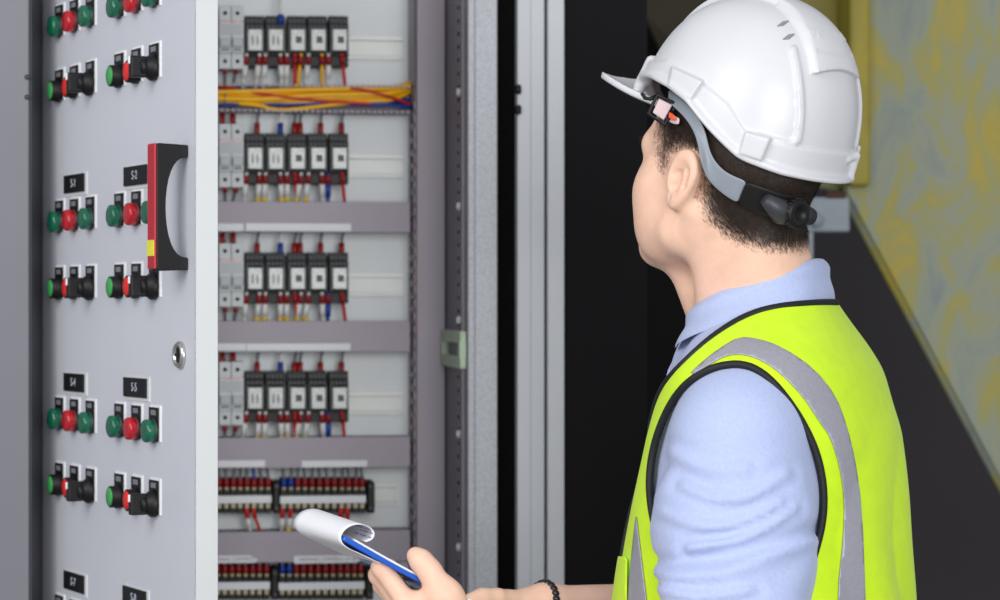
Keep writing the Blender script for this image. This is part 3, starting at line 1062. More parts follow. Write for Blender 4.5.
# ------------------------------------------------------------------ implicit surfaces
def project(W):
    return PX0 + FPX * W[:, 0] / W[:, 1], PY0 - FPX * (W[:, 2] - CZ) / W[:, 1]


def d_sph(p, c, r):
    return np.linalg.norm(p - np.asarray(c, float), axis=1) - r


def d_cap(p, a, b, ra, rb=None):
    rb = ra if rb is None else rb
    a, b = np.asarray(a, float), np.asarray(b, float)
    ab = b - a
    t = np.clip(((p - a) @ ab) / max(ab @ ab, 1e-12), 0, 1)
    return np.linalg.norm(p - a - t[:, None] * ab, axis=1) - (ra + (rb - ra) * t)


def d_ell(p, c, rad):
    q = p - np.asarray(c, float)
    rad = np.asarray(rad, float)
    k0 = np.linalg.norm(q / rad, axis=1)
    k1 = np.linalg.norm(q / rad ** 2, axis=1)
    return k0 * (k0 - 1) / np.maximum(k1, 1e-9)


def smin(a, b, k):
    h = np.maximum(k - np.abs(a - b), 0) / k
    return np.minimum(a, b) - h * h * k * 0.25


def smax(a, b, k):
    return -smin(-a, -b, k)


def sstep(e0, e1, x):
    t = np.clip((x - e0) / (e1 - e0), 0, 1)
    return t * t * (3 - 2 * t)


def seg_dist(x, y, pts, closed=False):
    d = np.full(x.shape, 1e9)
    n = len(pts)
    for i in range(n if closed else n - 1):
        ax, ay = pts[i]
        bx, by = pts[(i + 1) % n]
        vx, vy = bx - ax, by - ay
        t = np.clip(((x - ax) * vx + (y - ay) * vy) / max(vx * vx + vy * vy, 1e-9), 0, 1)
        d = np.minimum(d, np.hypot(x - ax - t * vx, y - ay - t * vy))
    return d


def poly_sd(x, y, pts):
    """signed distance to a closed polygon, negative inside"""
    d = seg_dist(x, y, pts, True)
    ins = np.zeros(x.shape, bool)
    n = len(pts)
    for i in range(n):
        ax, ay = pts[i]
        bx, by = pts[(i + 1) % n]
        c = ((ay > y) != (by > y))
        xx = ax + (y - ay) / ((by - ay) if abs(by - ay) > 1e-9 else 1e-9) * (bx - ax)
        ins ^= c & (x < xx)
    return np.where(ins, -d, d)


def smooth_poly(pts, closed=True, rounds=2):
    for _ in range(rounds):
        q = []
        n = len(pts)
        for i in range(n if closed else n - 1):
            a, b = pts[i], pts[(i + 1) % n]
            q.append((a[0] * .75 + b[0] * .25, a[1] * .75 + b[1] * .25))
            q.append((a[0] * .25 + b[0] * .75, a[1] * .25 + b[1] * .75))
        if not closed:
            q = [pts[0]] + q + [pts[-1]]
        pts = q
    return pts


def surface_net(f, lo, hi, h, blocks=True, newton=2):
    """zero surface of f sampled on a grid of step h: vertices and quads, vertices pulled back onto the surface"""
    lo = np.asarray(lo, float)
    B = 8
    nb = np.ceil((np.asarray(hi, float) - lo) / (h * B)).astype(int)
    n = nb * B + 1
    V = np.ones(n, np.float32)

    def run(pts):
        out = np.empty(len(pts))
        for i in range(0, len(pts), 150000):
            out[i:i + 150000] = f(pts[i:i + 150000])
        return out
    ix = np.stack(np.meshgrid(*[np.arange(k) for k in nb], indexing='ij'), -1).reshape(-1, 3)
    cen = lo + (ix + 0.5) * B * h
    fv = run(cen)
    keep = np.abs(fv) < (B * h * 1.45 if blocks else 1e9)
    for (i, j, k), v in zip(ix[~keep] * B, fv[~keep]):
        V[i:i + B + 1, j:j + B + 1, k:k + B + 1] = 1 if v > 0 else -1
    loc = np.stack(np.meshgrid(*[np.arange(B + 1)] * 3, indexing='ij'), -1).reshape(-1, 3)
    kb = ix[keep] * B
    for c0 in range(0, len(kb), 200):
        kk = kb[c0:c0 + 200]
        g = kk[:, None, :] + loc[None]
        val = run((lo + g * h).reshape(-1, 3)).reshape(len(kk), -1)
        g = g.reshape(-1, 3)
        V[g[:, 0], g[:, 1], g[:, 2]] = val.reshape(-1)
    ins = V < 0
    cnt = np.zeros(n - 1, np.int8)
    for a in (0, 1):
        for b in (0, 1):
            for c in (0, 1):
                cnt += ins[a:n[0] - 1 + a, b:n[1] - 1 + b, c:n[2] - 1 + c]
    act = np.argwhere((cnt > 0) & (cnt < 8))
    idx = np.full(n - 1, -1, np.int64)
    idx[act[:, 0], act[:, 1], act[:, 2]] = np.arange(len(act))
    acc = np.zeros((len(act), 3))
    num = np.zeros(len(act))
    co = [(a, b, c) for a in (0, 1) for b in (0, 1) for c in (0, 1)]
    cv = {o: V[act[:, 0] + o[0], act[:, 1] + o[1], act[:, 2] + o[2]].astype(float) for o in co}
    for o in co:
        for ax in range(3):
            if o[ax] == 0:
                q = list(o)
                q[ax] = 1
                va, vb = cv[o], cv[tuple(q)]
                m = (va < 0) != (vb < 0)
                t = np.where(m, va / np.where(m, va - vb, 1), 0)
                p = np.array(o, float)[None] + 0 * acc
                p[:, ax] = t
                acc += np.where(m[:, None], p, 0)
                num += m
    W = lo + (act + acc / num[:, None]) * h
    quads = []
    for ax in range(3):
        u, v = (ax + 1) % 3, (ax + 2) % 3
        s0 = [slice(None)] * 3
        s1 = [slice(None)] * 3
        s0[ax], s1[ax] = slice(0, -1), slice(1, None)
        A, Bv = ins[tuple(s0)], ins[tuple(s1)]
        e = np.argwhere(A != Bv)
        ok = (e[:, u] > 0) & (e[:, v] > 0) & (e[:, u] < n[u] - 1) & (e[:, v] < n[v] - 1)
        e = e[ok]
        out = A[e[:, 0], e[:, 1], e[:, 2]]
        c = []
        for du, dv in ((-1, -1), (0, -1), (0, 0), (-1, 0)):
            q = e.copy()
            q[:, u] += du
            q[:, v] += dv
            c.append(idx[q[:, 0], q[:, 1], q[:, 2]])
        Q = np.stack(c, 1)
        Q[~out] = Q[~out][:, ::-1]
        quads.append(Q)
    Q = np.concatenate(quads)
    Q = Q[(Q >= 0).all(1)]
    T = np.array([(1, -1, -1), (-1, -1, 1), (-1, 1, -1), (1, 1, 1)], float)
    for _ in range(newton):
        e = h * 0.25
        fs = [run(W + T[i] * e) for i in range(4)]
        g = sum(T[i] * fs[i][:, None] for i in range(4)) / (4 * e)
        v = sum(fs) / 4
        st = -g * (v / np.maximum((g * g).sum(1), 0.05))[:, None]
        ln = np.linalg.norm(st, axis=1)
        st *= np.minimum(1, h * 0.7 / np.maximum(ln, 1e-9))[:, None]
        W += st
    return W, Q


def vertex_normals(W, Q):
    N = np.zeros_like(W)
    fn = np.cross(W[Q[:, 2]] - W[Q[:, 0]], W[Q[:, 3]] - W[Q[:, 1]])
    for k in range(4):
        np.add.at(N, Q[:, k], fn)
    return N / np.maximum(np.linalg.norm(N, axis=1), 1e-12)[:, None]


def clip(W, faces, g):
    """keep the part of a mesh where g < 0, cut exactly along g = 0"""
    faces = [list(f) for f in faces]
    out, cache, newv = [], {}, []
    neg = g < 0
    base = len(W)
    edge_seg = []
    for f in faces:
        k = sum(neg[i] for i in f)
        if k == 0:
            continue
        if k == len(f):
            out.append(f)
            continue
        nf, cuts = [], []
        for a, b in zip(f, f[1:] + f[:1]):
            if neg[a]:
                nf.append(a)
            if neg[a] != neg[b]:
                key = (min(a, b), max(a, b))
                if key not in cache:
                    t = g[a] / (g[a] - g[b])
                    cache[key] = base + len(newv)
                    newv.append((1 - t) * W[a] + t * W[b])
                nf.append(cache[key])
                cuts.append(cache[key])
        if len(nf) >= 3:
            out.append(nf)
        if len(cuts) == 2:
            edge_seg.append(tuple(cuts))
    W2 = np.vstack([W, np.array(newv)]) if newv else W
    use = np.unique(np.concatenate([np.array(f) for f in out]))
    mp = np.full(len(W2), -1)
    mp[use] = np.arange(len(use))
    seg = [(mp[a], mp[b]) for a, b in edge_seg if mp[a] >= 0 and mp[b] >= 0]
    return W2[use], [[mp[i] for i in f] for f in out], seg, (use, cache)


def chains(seg):
    nb = {}
    for a, b in seg:
        nb.setdefault(a, []).append(b)
        nb.setdefault(b, []).append(a)
    seen, res = set(), []
    for st in sorted(nb, key=lambda i: len(nb[i])):
        if st in seen:
            continue
        c = [st]
        seen.add(st)
        while True:
            nx = [j for j in nb[c[-1]] if j not in seen]
            if not nx:
                break
            c.append(nx[0])
            seen.add(nx[0])
        res.append((c, len(c) > 2 and c[0] in nb[c[-1]]))
    return res


def mesh_obj(name, W, faces, mats, parent, org, smooth=True, solid=0.0, offset=-1.0):
    me = bpy.data.meshes.new(name)
    me.from_pydata((np.asarray(W) - np.asarray(org)).tolist(), [], [list(map(int, f)) for f in faces])
    for m_ in (mats if isinstance(mats, (list, tuple)) else [mats]):
        me.materials.append(m_)
    if smooth:
        me.polygons.foreach_set('use_smooth', [True] * len(me.polygons))
    me.update()
    o_ = bpy.data.objects.new(name, me)
    COL.objects.link(o_)
    o_.parent = parent
    if solid:
        md = o_.modifiers.new('solid', 'SOLIDIFY')
        md.thickness, md.offset = solid, offset
    return o_


def waves(p, seed, n, kmin, kmax, stretch=(1, 1, 1)):
    r = np.random.default_rng(seed)
    out = np.zeros(len(p))
    for _ in range(n):
        d = r.normal(size=3) * np.array(stretch)
        d = d / np.linalg.norm(d) * r.uniform(kmin, kmax)
        w = 0.8 * np.sin(p @ (r.normal(size=3) * kmin * 0.5) + r.uniform(0, 6))
        out += np.sin(p @ d + r.uniform(0, 6.28) + w)
    return out / math.sqrt(n)


# ------------------------------------------------------------------ the man: where he stands
AT = R(22.0)                                        # the torso is turned this much away from the picture plane
TO = np.array([0.2893, 2.62, 0.0])
TF = np.array([-math.cos(AT), math.sin(AT), 0.0])
TL = np.array([-math.sin(AT), -math.cos(AT), 0.0])


def TW(f, l, z):
    return TO + TF * f + TL * l + np.array([0, 0, z])


def to_torso(W):
    q = W - TO
    return np.stack([q @ TF, q @ TL, W[:, 2]], 1)


HA, HPITCH = R(48.0), R(13.0)
HC = np.array([0.246, 2.60, 1.604])
HF = np.array([-math.cos(HA) * math.cos(HPITCH), math.sin(HA) * math.cos(HPITCH), math.sin(HPITCH)])
HL = np.array([-math.sin(HA), -math.cos(HA), 0.0])
HU = np.cross(HF, HL)
HM = np.stack([HF, HL, HU])                         # rows: head axes


def to_head(W):
    return (W - HC) @ HM.T


def head_w(f, l, u):
    return HC + HF * f + HL * l + HU * u


ROOT = np.array([TO[0], TO[1], 0.0])
man = thing('person', 'man in white hard hat and yellow reflective vest holding a clipboard', 'person', tuple(ROOT))


def PW(px, py, Y):
    return np.array(P(px, py, Y))


# ---- head
def ear(p, s):
    q = p.copy()
    q[:, 1] = q[:, 1] * s
    c = np.array([-0.010, 0.073, 0.004])
    q = q - c
    a = R(-14)                                       # leans back
    x = q[:, 0] * math.cos(a) - q[:, 2] * math.sin(a)
    z = q[:, 0] * math.sin(a) + q[:, 2] * math.cos(a)
    b = R(4)                                        # stands off the skull towards the back
    y = q[:, 1] * math.cos(b) + x * math.sin(b)
    x = x * math.cos(b) - q[:, 1] * math.sin(b)
    e = np.stack([x, y, z], 1)
    taper = 1.0 + 0.22 * np.clip(z / 0.03, -1, 1)
    r2 = np.hypot(x / (0.0170 * taper), (z - 0.001) / 0.0275)
    plate = np.maximum((r2 - 1) * 0.015, np.abs(y - 0.006) - 0.0030) - 0.0018
    rim = np.sqrt(((r2 - 0.88) * 0.0165) ** 2 + (y - 0.0105) ** 2) - 0.0036
    rim = np.where((z < -0.014) & (x > 0.0), rim + 0.02 * sstep(-0.014, -0.024, z) * sstep(0, 0.006, x), rim)
    d = smin(plate, rim, 0.005)
    anti = d_cap(e, (-0.004, 0.0095, -0.012), (-0.0065, 0.0110, 0.010), 0.0026, 0.0030)
    d = smin(d, anti, 0.005)
    bowl = d_ell(e, (0.0045, 0.0095, -0.003), (0.0080, 0.0130, 0.0118))
    d = smax(d, -d_cap(e, (-0.0110, 0.0125, -0.004), (-0.0085, 0.0125, 0.0130), 0.0024), 0.003)
    d = smax(d, -bowl, 0.004)
    lobe = d_ell(e, (0.004, 0.007, -0.0255), (0.0078, 0.0042, 0.0080))
    d = smin(d, lobe, 0.006)
    tragus = d_ell(e, (0.0125, 0.0065, -0.005), (0.0042, 0.0050, 0.0065))
    d = smin(d, tragus, 0.005)
    root = d_cap(e, (0.004, -0.002, 0.012), (0.004, -0.002, -0.014), 0.0075)
    return smin(d, root, 0.006)


def head_sdf(W):
    p = to_head(W)
    m = p.copy()
    m[:, 1] = np.abs(m[:, 1])
    d = d_ell(p, (-0.014, 0, 0.046), (0.099, 0.077, 0.088))
    d = smin(d, d_ell(p, (0.030, 0, 0.030), (0.066, 0.066, 0.070)), 0.03)
    d = smin(d, d_ell(p, (0.036, 0, -0.030), (0.056, 0.060, 0.070)), 0.03)
    d = smin(d, d_cap(m, (0.000, 0.050, -0.036), (0.012, 0.050, -0.056), 0.018, 0.0175), 0.03)
    d = smin(d, d_cap(m, (0.010, 0.050, -0.056), (0.074, 0.014, -0.088), 0.0165, 0.0165), 0.025)
    d = smin(d, d_ell(p, (0.079, 0, -0.086), (0.020, 0.024, 0.017)), 0.018)
    d = smin(d, d_ell(m, (0.056, 0.046, -0.022), (0.030, 0.024, 0.034)), 0.02)
    d = smin(d, d_cap(m, (0.093, 0.006, 0.029), (0.078, 0.044, 0.029), 0.010, 0.010), 0.018)
    d = smin(d, d_ell(p, (0.083, 0, -0.055), (0.022, 0.030, 0.026)), 0.02)
    d = smin(d, d_ell(m, (0.050, 0.036, -0.058), (0.032, 0.024, 0.032)), 0.02)
    d = smax(d, -d_ell(m, (0.098, 0.032, 0.009), (0.015, 0.017, 0.0115)), 0.012)
    d = smin(d, d_ell(m, (0.0765, 0.0315, 0.009), (0.0145, 0.0160, 0.0125)), 0.004)
    d = smin(d, d_cap(p, (0.093, 0, 0.022), (0.113, 0, -0.020), 0.0075, 0.0095), 0.014)
    d = smin(d, d_ell(m, (0.104, 0.0105, -0.0245), (0.0095, 0.0065, 0.0065)), 0.006)
    d = smax(d, -d_sph(m, (0.108, 0.0062, -0.0315), 0.0038), 0.003)
    d = smin(d, d_cap(m, (0.1035, 0.004, -0.0525), (0.092, 0.022, -0.056), 0.0042, 0.0025), 0.005)
    d = smin(d, d_cap(m, (0.1025, 0.004, -0.0635), (0.092, 0.021, -0.058), 0.0050, 0.0028), 0.005)
    d = smax(d, -d_cap(m, (0.110, 0, -0.0580), (0.094, 0.024, -0.0570), 0.0013), 0.003)
    d = smax(d, -d_ell(m, (0.024, 0.083, 0.030), (0.030, 0.011, 0.028)), 0.02)
    d = smin(d, ear(p, 1.0), 0.004)
    d = smin(d, ear(p, -1.0), 0.004)
    n0, n1 = TW(-0.014, 0, 1.40), head_w(-0.024, 0, -0.035)
    nk = d_cap(W, n0, n1, 0.056, 0.050)
    nk = smin(nk, d_cap(W, TW(-0.030, 0.014, 1.42), head_w(-0.056, 0.018, -0.005), 0.028, 0.025), 0.03)
    nk = smin(nk, d_cap(W, TW(-0.030, -0.014, 1.42), head_w(-0.056, -0.018, -0.005), 0.028, 0.025), 0.03)
    for s_ in (1, -1):                               # neck muscle from behind the ear to the collar bone
        nk = smin(nk, d_cap(W, head_w(-0.022, s_ * 0.060, -0.030), TW(0.055, s_ * 0.018, 1.425), 0.013, 0.011), 0.022)
    nk = smin(nk, d_cap(W, head_w(0.045, 0, -0.088), TW(0.045, 0, 1.42), 0.022, 0.026), 0.03)
    return smin(d, nk, 0.022)


# ---- torso as a stack of rounded sections
TZ = np.array([0.70, 0.80, 0.95, 1.05, 1.151, 1.26, 1.337, 1.402, 1.430, 1.448, 1.468, 1.485, 1.51])
T_F = np.array([0.000, 0.000, 0.000, 0.002, 0.003, -0.005, -0.011, -0.012, -0.010, -0.010, -0.008, -0.006, -0.006])
T_B = np.array([0.148, 0.148, 0.148, 0.150, 0.151, 0.137, 0.126, 0.108, 0.094, 0.082, 0.072, 0.064, 0.050])
T_C = np.array([0.190, 0.190, 0.188, 0.188, 0.190, 0.195, 0.195, 0.182, 0.156, 0.126, 0.094, 0.076, 0.055])
zz_ = np.linspace(0.70, 1.51, 400)


def _sm(a):
    v = np.interp(zz_, TZ, a)
    k = np.exp(-np.linspace(-2, 2, 25) ** 2)
    k /= k.sum()
    return np.convolve(np.pad(v, 12, mode='edge'), k, mode='valid')


G_F, G_B, G_C = _sm(T_F), _sm(T_B), _sm(T_C)


def torso(t, infl):
    f0, b, c = (np.interp(t[:, 2], zz_, g) for g in (G_F, G_B, G_C))
    b, c = np.maximum(b + infl, 0.01), np.maximum(c + infl, 0.01)
    k = ((np.abs(t[:, 0] - f0) / b) ** 2.25 + (np.abs(t[:, 1]) / c) ** 2.25) ** (1 / 2.25)
    d = (k - 1) * np.minimum(b, c)
    return np.maximum(d, t[:, 2] - (1.505 + infl))


SH_L, EL_L = (-0.017, 0.162, 1.334), (-0.022, 0.210, 1.085)
SH_R, EL_R = (-0.010, -0.160, 1.330), (0.095, -0.215, 1.090)
ELW, ERW = TW(*EL_L), TW(*EL_R)
WRL, WRR = PW(487, 646, 2.445), PW(545, 609, 2.70)


def capW(W, lst, k):
    d = None
    for a, b, ra, rb in lst:
        e = d_cap(W, a, b, ra, rb)
        d = e if d is None else smin(d, e, k)
    return d


def finger(pts, rad):
    return [(PW(*pts[i]), PW(*pts[i + 1]), rad[i], rad[i + 1]) for i in range(len(pts) - 1)]


LH = {
    'palm': [(PW(480, 640, 2.447), PW(409, 606, 2.441), .0170, .0118), (PW(480, 642, 2.460), PW(408, 614, 2.463), .0170, .0118),
             (PW(482, 648, 2.474), PW(412, 623, 2.484), .0165, .0115), (PW(484, 654, 2.484), PW(420, 633, 2.502), .0160, .0105),
             (PW(470, 634, 2.436), PW(446, 596, 2.430), .0180, .0150), (PW(446, 598, 2.432), PW(420, 602, 2.438), .0125, .0105)],
    'index': finger([(409, 606, 2.441), (381.5, 567.5, 2.446), (388, 568, 2.470), (398, 573, 2.490)], [.0112, .0098, .0086, .0076]),
    'middle': finger([(408, 614, 2.463), (379, 575, 2.470), (387, 575, 2.496), (398, 580, 2.516)], [.0112, .0100, .0088, .0078]),
    'ring': finger([(412, 623, 2.484), (383, 585, 2.494), (391, 583, 2.518), (402, 588, 2.536)], [.0108, .0096, .0084, .0074]),
    'little': finger([(420, 633, 2.502), (394, 600, 2.514), (400, 596, 2.534), (409, 599, 2.548)], [.0095, .0084, .0074, .0066]),
    'thumb': finger([(446, 596, 2.430), (429, 570.5, 2.437), (421, 561, 2.442), (415.5, 555.5, 2.447)], [.0150, .0118, .0112, .0090]),
}
RH = {
    'palm': [(PW(540, 608, 2.700), PW(506, 605, 2.672), .0180, .0150), (PW(540, 611, 2.715), PW(500, 610, 2.695), .0180, .0140),
             (PW(540, 616, 2.725), PW(500, 618, 2.712), .0170, .0130)],
    'index': finger([(505, 605, 2.674), (484, 603, 2.652), (474, 610, 2.640), (470, 617, 2.632)], [.0108, .0096, .0086, .0076]),
    'middle': finger([(500, 610, 2.695), (480, 610, 2.676), (471, 617, 2.662), (468, 625, 2.655)], [.0110, .0098, .0088, .0078]),
    'ring': finger([(498, 615, 2.708), (480, 618, 2.694), (472, 625, 2.682), (469, 632, 2.675)], [.0104, .0094, .0084, .0074]),
    'little': finger([(500, 622, 2.718), (484, 627, 2.708), (476, 633, 2.698), (473, 639, 2.692)], [.0092, .0082, .0074, .0066]),
    'thumb': finger([(520, 604, 2.680), (497, 598.5, 2.655), (482, 598, 2.645), (471, 600, 2.638)], [.0125, .0105, .0098, .0082]),
}


def hand_sdf(W, H):
    d = capW(W, H['palm'], 0.014)
    for nm in ('index', 'middle', 'ring', 'little', 'thumb'):
        e = capW(W, H[nm], 0.006)
        d = smin(d, e, 0.010 if nm == 'thumb' else 0.0065)
    return d


def armL(W):
    return capW(W, [(TW(-.015, .150, 1.335), TW(*SH_L), .055, .057), (TW(*SH_L), ELW, .055, .044), (ELW, ELW * .62 + WRL * .38, .043, .045),
                    (ELW * .62 + WRL * .38, WRL, .045, .0275), (WRL, PW(470, 636, 2.450), .0265, .020)], 0.02)


def armR(W):
    return capW(W, [(TW(-.005, -.150, 1.335), TW(*SH_R), .055, .057), (TW(*SH_R), ERW, .055, .044), (ERW, ERW * .62 + WRR * .38, .043, .044),
                    (ERW * .62 + WRR * .38, WRR, .044, .0260), (WRR, PW(530, 609, 2.69), .0250, .019)], 0.02)


def boxed(fn, lo, hi):
    lo, hi = np.asarray(lo), np.asarray(hi)

    def g(W):
        e = np.maximum(np.maximum(lo - W, W - hi), 0)
        far = np.linalg.norm(e, axis=1)
        out = far + 0.05
        m = far < 0.001
        if m.any():
            out[m] = fn(W[m])
        return out
    return g


def bb(lst, pad):
    q = np.array([x for a, b, ra, rb in lst for x in (a, b)])
    return q.min(0) - pad, q.max(0) + pad


allL = [x for v in LH.values() for x in v]
allR = [x for v in RH.values() for x in v]
B_head = boxed(head_sdf, HC - np.array([.19, .19, .32]), HC + np.array([.19, .19, .20]))
B_hl = boxed(lambda W: hand_sdf(W, LH), *bb(allL, 0.07))
B_hr = boxed(lambda W: hand_sdf(W, RH), *bb(allR, 0.07))


def body_sdf(W):
    t = to_torso(W)
    d = torso(t, -0.022)
    d = smin(d, B_head(W), 0.035)
    a = smin(armL(W), B_hl(W), 0.012)
    d = smin(d, a, 0.02)
    a = smin(armR(W), B_hr(W), 0.012)
    return smin(d, a, 0.02)


SK_W, SK_Q = surface_net(body_sdf, (-0.16, 2.30, 0.90), (0.56, 3.00, 1.78), 0.0030, True, 2)
SK_N = vertex_normals(SK_W, SK_Q)
body = mesh_obj('body', SK_W, SK_Q, M_SKIN, man, ROOT)
nt_ = M_SKIN.node_tree                              # shaved hair shows through the scalp
b_ = nt_.nodes['Principled BSDF']
src_ = b_.inputs['Base Color'].links[0].from_socket
an_ = nt_.nodes.new('ShaderNodeAttribute')
an_.attribute_name = 'stubble'
mx_ = nt_.nodes.new('ShaderNodeMix')
mx_.data_type = 'RGBA'
nt_.links.new(an_.outputs['Fac'], mx_.inputs['Factor'])
nt_.links.new(src_, mx_.inputs['A'])
mx_.inputs['B'].default_value = srgb(58, 46, 40)
nt_.links.new(mx_.outputs['Result'], b_.inputs['Base Color'])

for s_ in (1, -1):
    c = head_w(0.0775, s_ * 0.0315, 0.009)
    ey = MB().lathe(c - ROOT, HF, [(0.0001, -0.0133)] + [(0.0133 * math.cos(a), 0.0133 * math.sin(a)) for a in np.linspace(-1.5, 1.5, 15)] + [(0.0001, 0.0133)], 20)
    eo = ey.build('eye', M_EYE, man)
    MB().lathe(c - ROOT, HF, [(0.0060, 0.0122), (0.0050, 0.0132), (0.0001, 0.0138)], 20).build('iris', M_IRIS, eo)


def ray_to(px, py, sdf, off=0.0, y0=2.2):
    d = np.array([(px - PX0) / FPX, 1.0, -(py - PY0) / FPX])
    d /= np.linalg.norm(d)
    p = np.array([0, 0, CZ]) + d * (y0 / d[1])
    for _ in range(80):
        v = float(sdf(p[None])[0]) - off
        if v < 0.0004:
            break
        p = p + d * max(v * 0.8, 0.0003)
        if p[1] > 3.2:
            return None
    return p



# ------------------------------------------------------------------ shirt
def sleeve(W, sh, el, seed):
    d = d_cap(W, TW(*sh), TW(*el), 0.0685, 0.066)
    d = smin(d, d_cap(W, TW(sh[0], sh[1], sh[2] - 0.085), TW(*el), 0.0760, 0.067), 0.03)
    t = to_torso(W)
    a = np.array(sh)
    s_ = (t[:, 2] - el[2]) / (sh[2] - el[2])
    w = sstep(1.15, 0.75, s_)
    fold = waves(W, seed, 7, 38, 95, (1, 1, 1.9)) * 0.0026 + np.abs(waves(W, seed + 3, 4, 26, 48, (0.7, 0.7, 2.2))) * -0.0048
    return d + fold * w


CREASES = [(smooth_poly([(684, 486), (715, 500), (752, 497), (786, 474)], False), 0.0034, 5.0), (smooth_poly([(662, 512), (700, 528), (742, 524), (780, 504)], False), 0.0030, 5.0),
           (smooth_poly([(690, 548), (738, 541), (776, 522), (794, 508)], False), 0.0036, 4.5), (smooth_poly([(672, 452), (705, 470), (745, 468)], False), 0.0026, 6.0),
           (smooth_poly([(660, 590), (700, 598), (750, 590)], False), 0.0030, 5.0)]


def shirt_sdf(W):
    t = to_torso(W)
    d = torso(t, -0.010)
    d = smin(d, d_ell(t, (0.058, 0, 1.395), (0.046, 0.050, 0.060)), 0.03)
    sl_ = sleeve(W, SH_L, EL_L, 5)
    z = t[:, 2]
    # the turned-up part below the elbow fold bulges over the part above it
    fz = 1.213 - 0.11 * (t[:, 0] + 0.02) ** 1
    fz = fz + 0.26 * np.maximum(-t[:, 0] - 0.03, 0)
    wx, wy = project(W)
    nearside = (t[:, 1] > 0.10)
    for pl_, dep, wid in CREASES:
        dd = seg_dist(wx, wy, pl_)
        sl_ = sl_ - nearside * dep * (np.exp(-(dd / wid) ** 2) - 0.8 * np.exp(-((dd - 1.9 * wid) / wid) ** 2))
    sl_ = sl_ - 0.0042 * np.exp(-((z - fz + 0.005) / 0.007) ** 2) + 0.0055 * np.exp(-((z - fz - 0.008) / 0.007) ** 2)
    d = smin(d, sl_, 0.02)
    d = smin(d, sleeve(W, SH_R, EL_R, 9), 0.02)
    return d


SW, SQ = surface_net(shirt_sdf, (0.0, 2.28, 0.86), (0.62, 3.02, 1.53), 0.005, False, 2)
ST = to_torso(SW)


def arm_axis_pos(W, sh, el):
    a, b = TW(*sh), TW(*el)
    return ((W - a) @ (b - a)) / ((b - a) @ (b - a))


gL = np.where(ST[:, 1] > 0.12, arm_axis_pos(SW, SH_L, EL_L) - 0.93, -1)
gR = np.where(ST[:, 1] < -0.12, arm_axis_pos(SW, SH_R, EL_R) - 0.93, -1)
neck_plane = ST[:, 2] - (1.462 - 0.30 * ST[:, 0])
gN = np.minimum(neck_plane, 0.13 - np.hypot(ST[:, 0], ST[:, 1]))
gH = 0.90 - ST[:, 2]
g = np.maximum.reduce([gL * 0.25, gR * 0.25, gN, gH])
w2, f2, seg2, _ = clip(SW, SQ, g)
shirt = mesh_obj('shirt', w2, f2, M_SHIRT, man, ROOT, solid=0.0016)

# ---- collar: a stand around the neck that folds over
cv = []
NA = 72
for i in range(NA + 1):
    a = R(14) + (2 * math.pi - 2 * R(14)) * i / NA          # 0 = front, pi = nape
    ca, sa = math.cos(a), math.sin(a)
    front = (1 + ca) / 2
    back = 1 - front
    ca = math.copysign(abs(ca) ** 0.88, ca)
    sa = math.copysign(abs(sa) ** 0.88, sa)
    pt = front ** 5
    zt = 1.4640 + 0.058 * back ** 0.95
    top = (0.008 + 0.0665 * ca, 0.0710 * sa, zt)
    inn = (0.007 + 0.0645 * ca, 0.0690 * sa, zt - 0.052)
    low = (0.008 + (0.080 + 0.007 * pt) * ca, (0.100 + 0.010 * pt) * sa, 1.4360 + 0.041 * back ** 1.2 - 0.012 * pt)
    mid = (0.008 + 0.074 * ca, 0.085 * sa, zt - 0.018)
    rng_ = 0.0012 * math.sin(a * 9 + 1)
    row = [inn, (top[0] * .985, top[1] * .985, zt - 0.006), (top[0], top[1], zt), (top[0] + 0.0035 * ca, top[1] + 0.0035 * sa, zt + 0.0015), (top[0] + 0.007 * ca, top[1] + 0.007 * sa, zt - 0.003),
           tuple(0.5 * (np.array(top) + np.array(mid)) + np.array([0.006 * ca, 0.006 * sa, 0.002])), mid, tuple(0.5 * (np.array(mid) + np.array(low)) + np.array([0.003 * ca + rng_, 0.003 * sa, 0])), low]
    cv.append([TW(*q) for q in row])
nr = len(cv[0])
CV = np.array([q for r_ in cv for q in r_])
CF = [(i * nr + j, (i + 1) * nr + j, (i + 1) * nr + j + 1, i * nr + j + 1) for i in range(NA) for j in range(nr - 1)]
col_o = mesh_obj('collar', CV, CF, M_SHIRT, shirt, ROOT, solid=0.0022, offset=0.0)
sd = col_o.modifiers.new('sub', 'SUBSURF')
sd.levels = sd.render_levels = 2
# button placket below the collar
pl = MB()
pts = []
for k in range(14):
    z = 1.435 - k * 0.017
    f0, b = np.interp(z, zz_, G_F), np.interp(z, zz_, G_B)
    pts.append((f0 + b - 0.008 + 0.014 * math.exp(-((z - 1.40) / 0.05) ** 2), z))
V, F = [], []
for f_, z in pts:
    for l_, df in ((-0.017, 0.0), (-0.017, 0.004), (0.017, 0.004), (0.017, 0.0)):
        V.append(TW(f_ + df, l_, z) - ROOT)
for k in range(len(pts) - 1):
    for j in range(3):
        F.append((k * 4 + j, k * 4 + j + 1, (k + 1) * 4 + j + 1, (k + 1) * 4 + j))
pl.add(V, F, 0, False)
pl.build('placket', M_SHIRT, shirt)

# ------------------------------------------------------------------ vest
def vest_sdf(W):
    t = to_torso(W)
    d = torso(t, 0.0)
    back = sstep(0.02, -0.06, t[:, 0])
    z = t[:, 2]
    fold = waves(W, 21, 6, 14, 34, (1, 1, 0.35)) * 0.0042 * sstep(1.46, 1.25, z)
    fold2 = -0.0065 * np.abs(np.sin(30 * t[:, 1] + 4 * np.sin(9 * z))) * sstep(1.40, 1.15, z) * back
    return d + fold + fold2


VW, VQ = surface_net(vest_sdf, (0.02, 2.34, 0.72), (0.56, 2.92, 1.54), 0.005, False, 2)
VT = to_torso(VW)


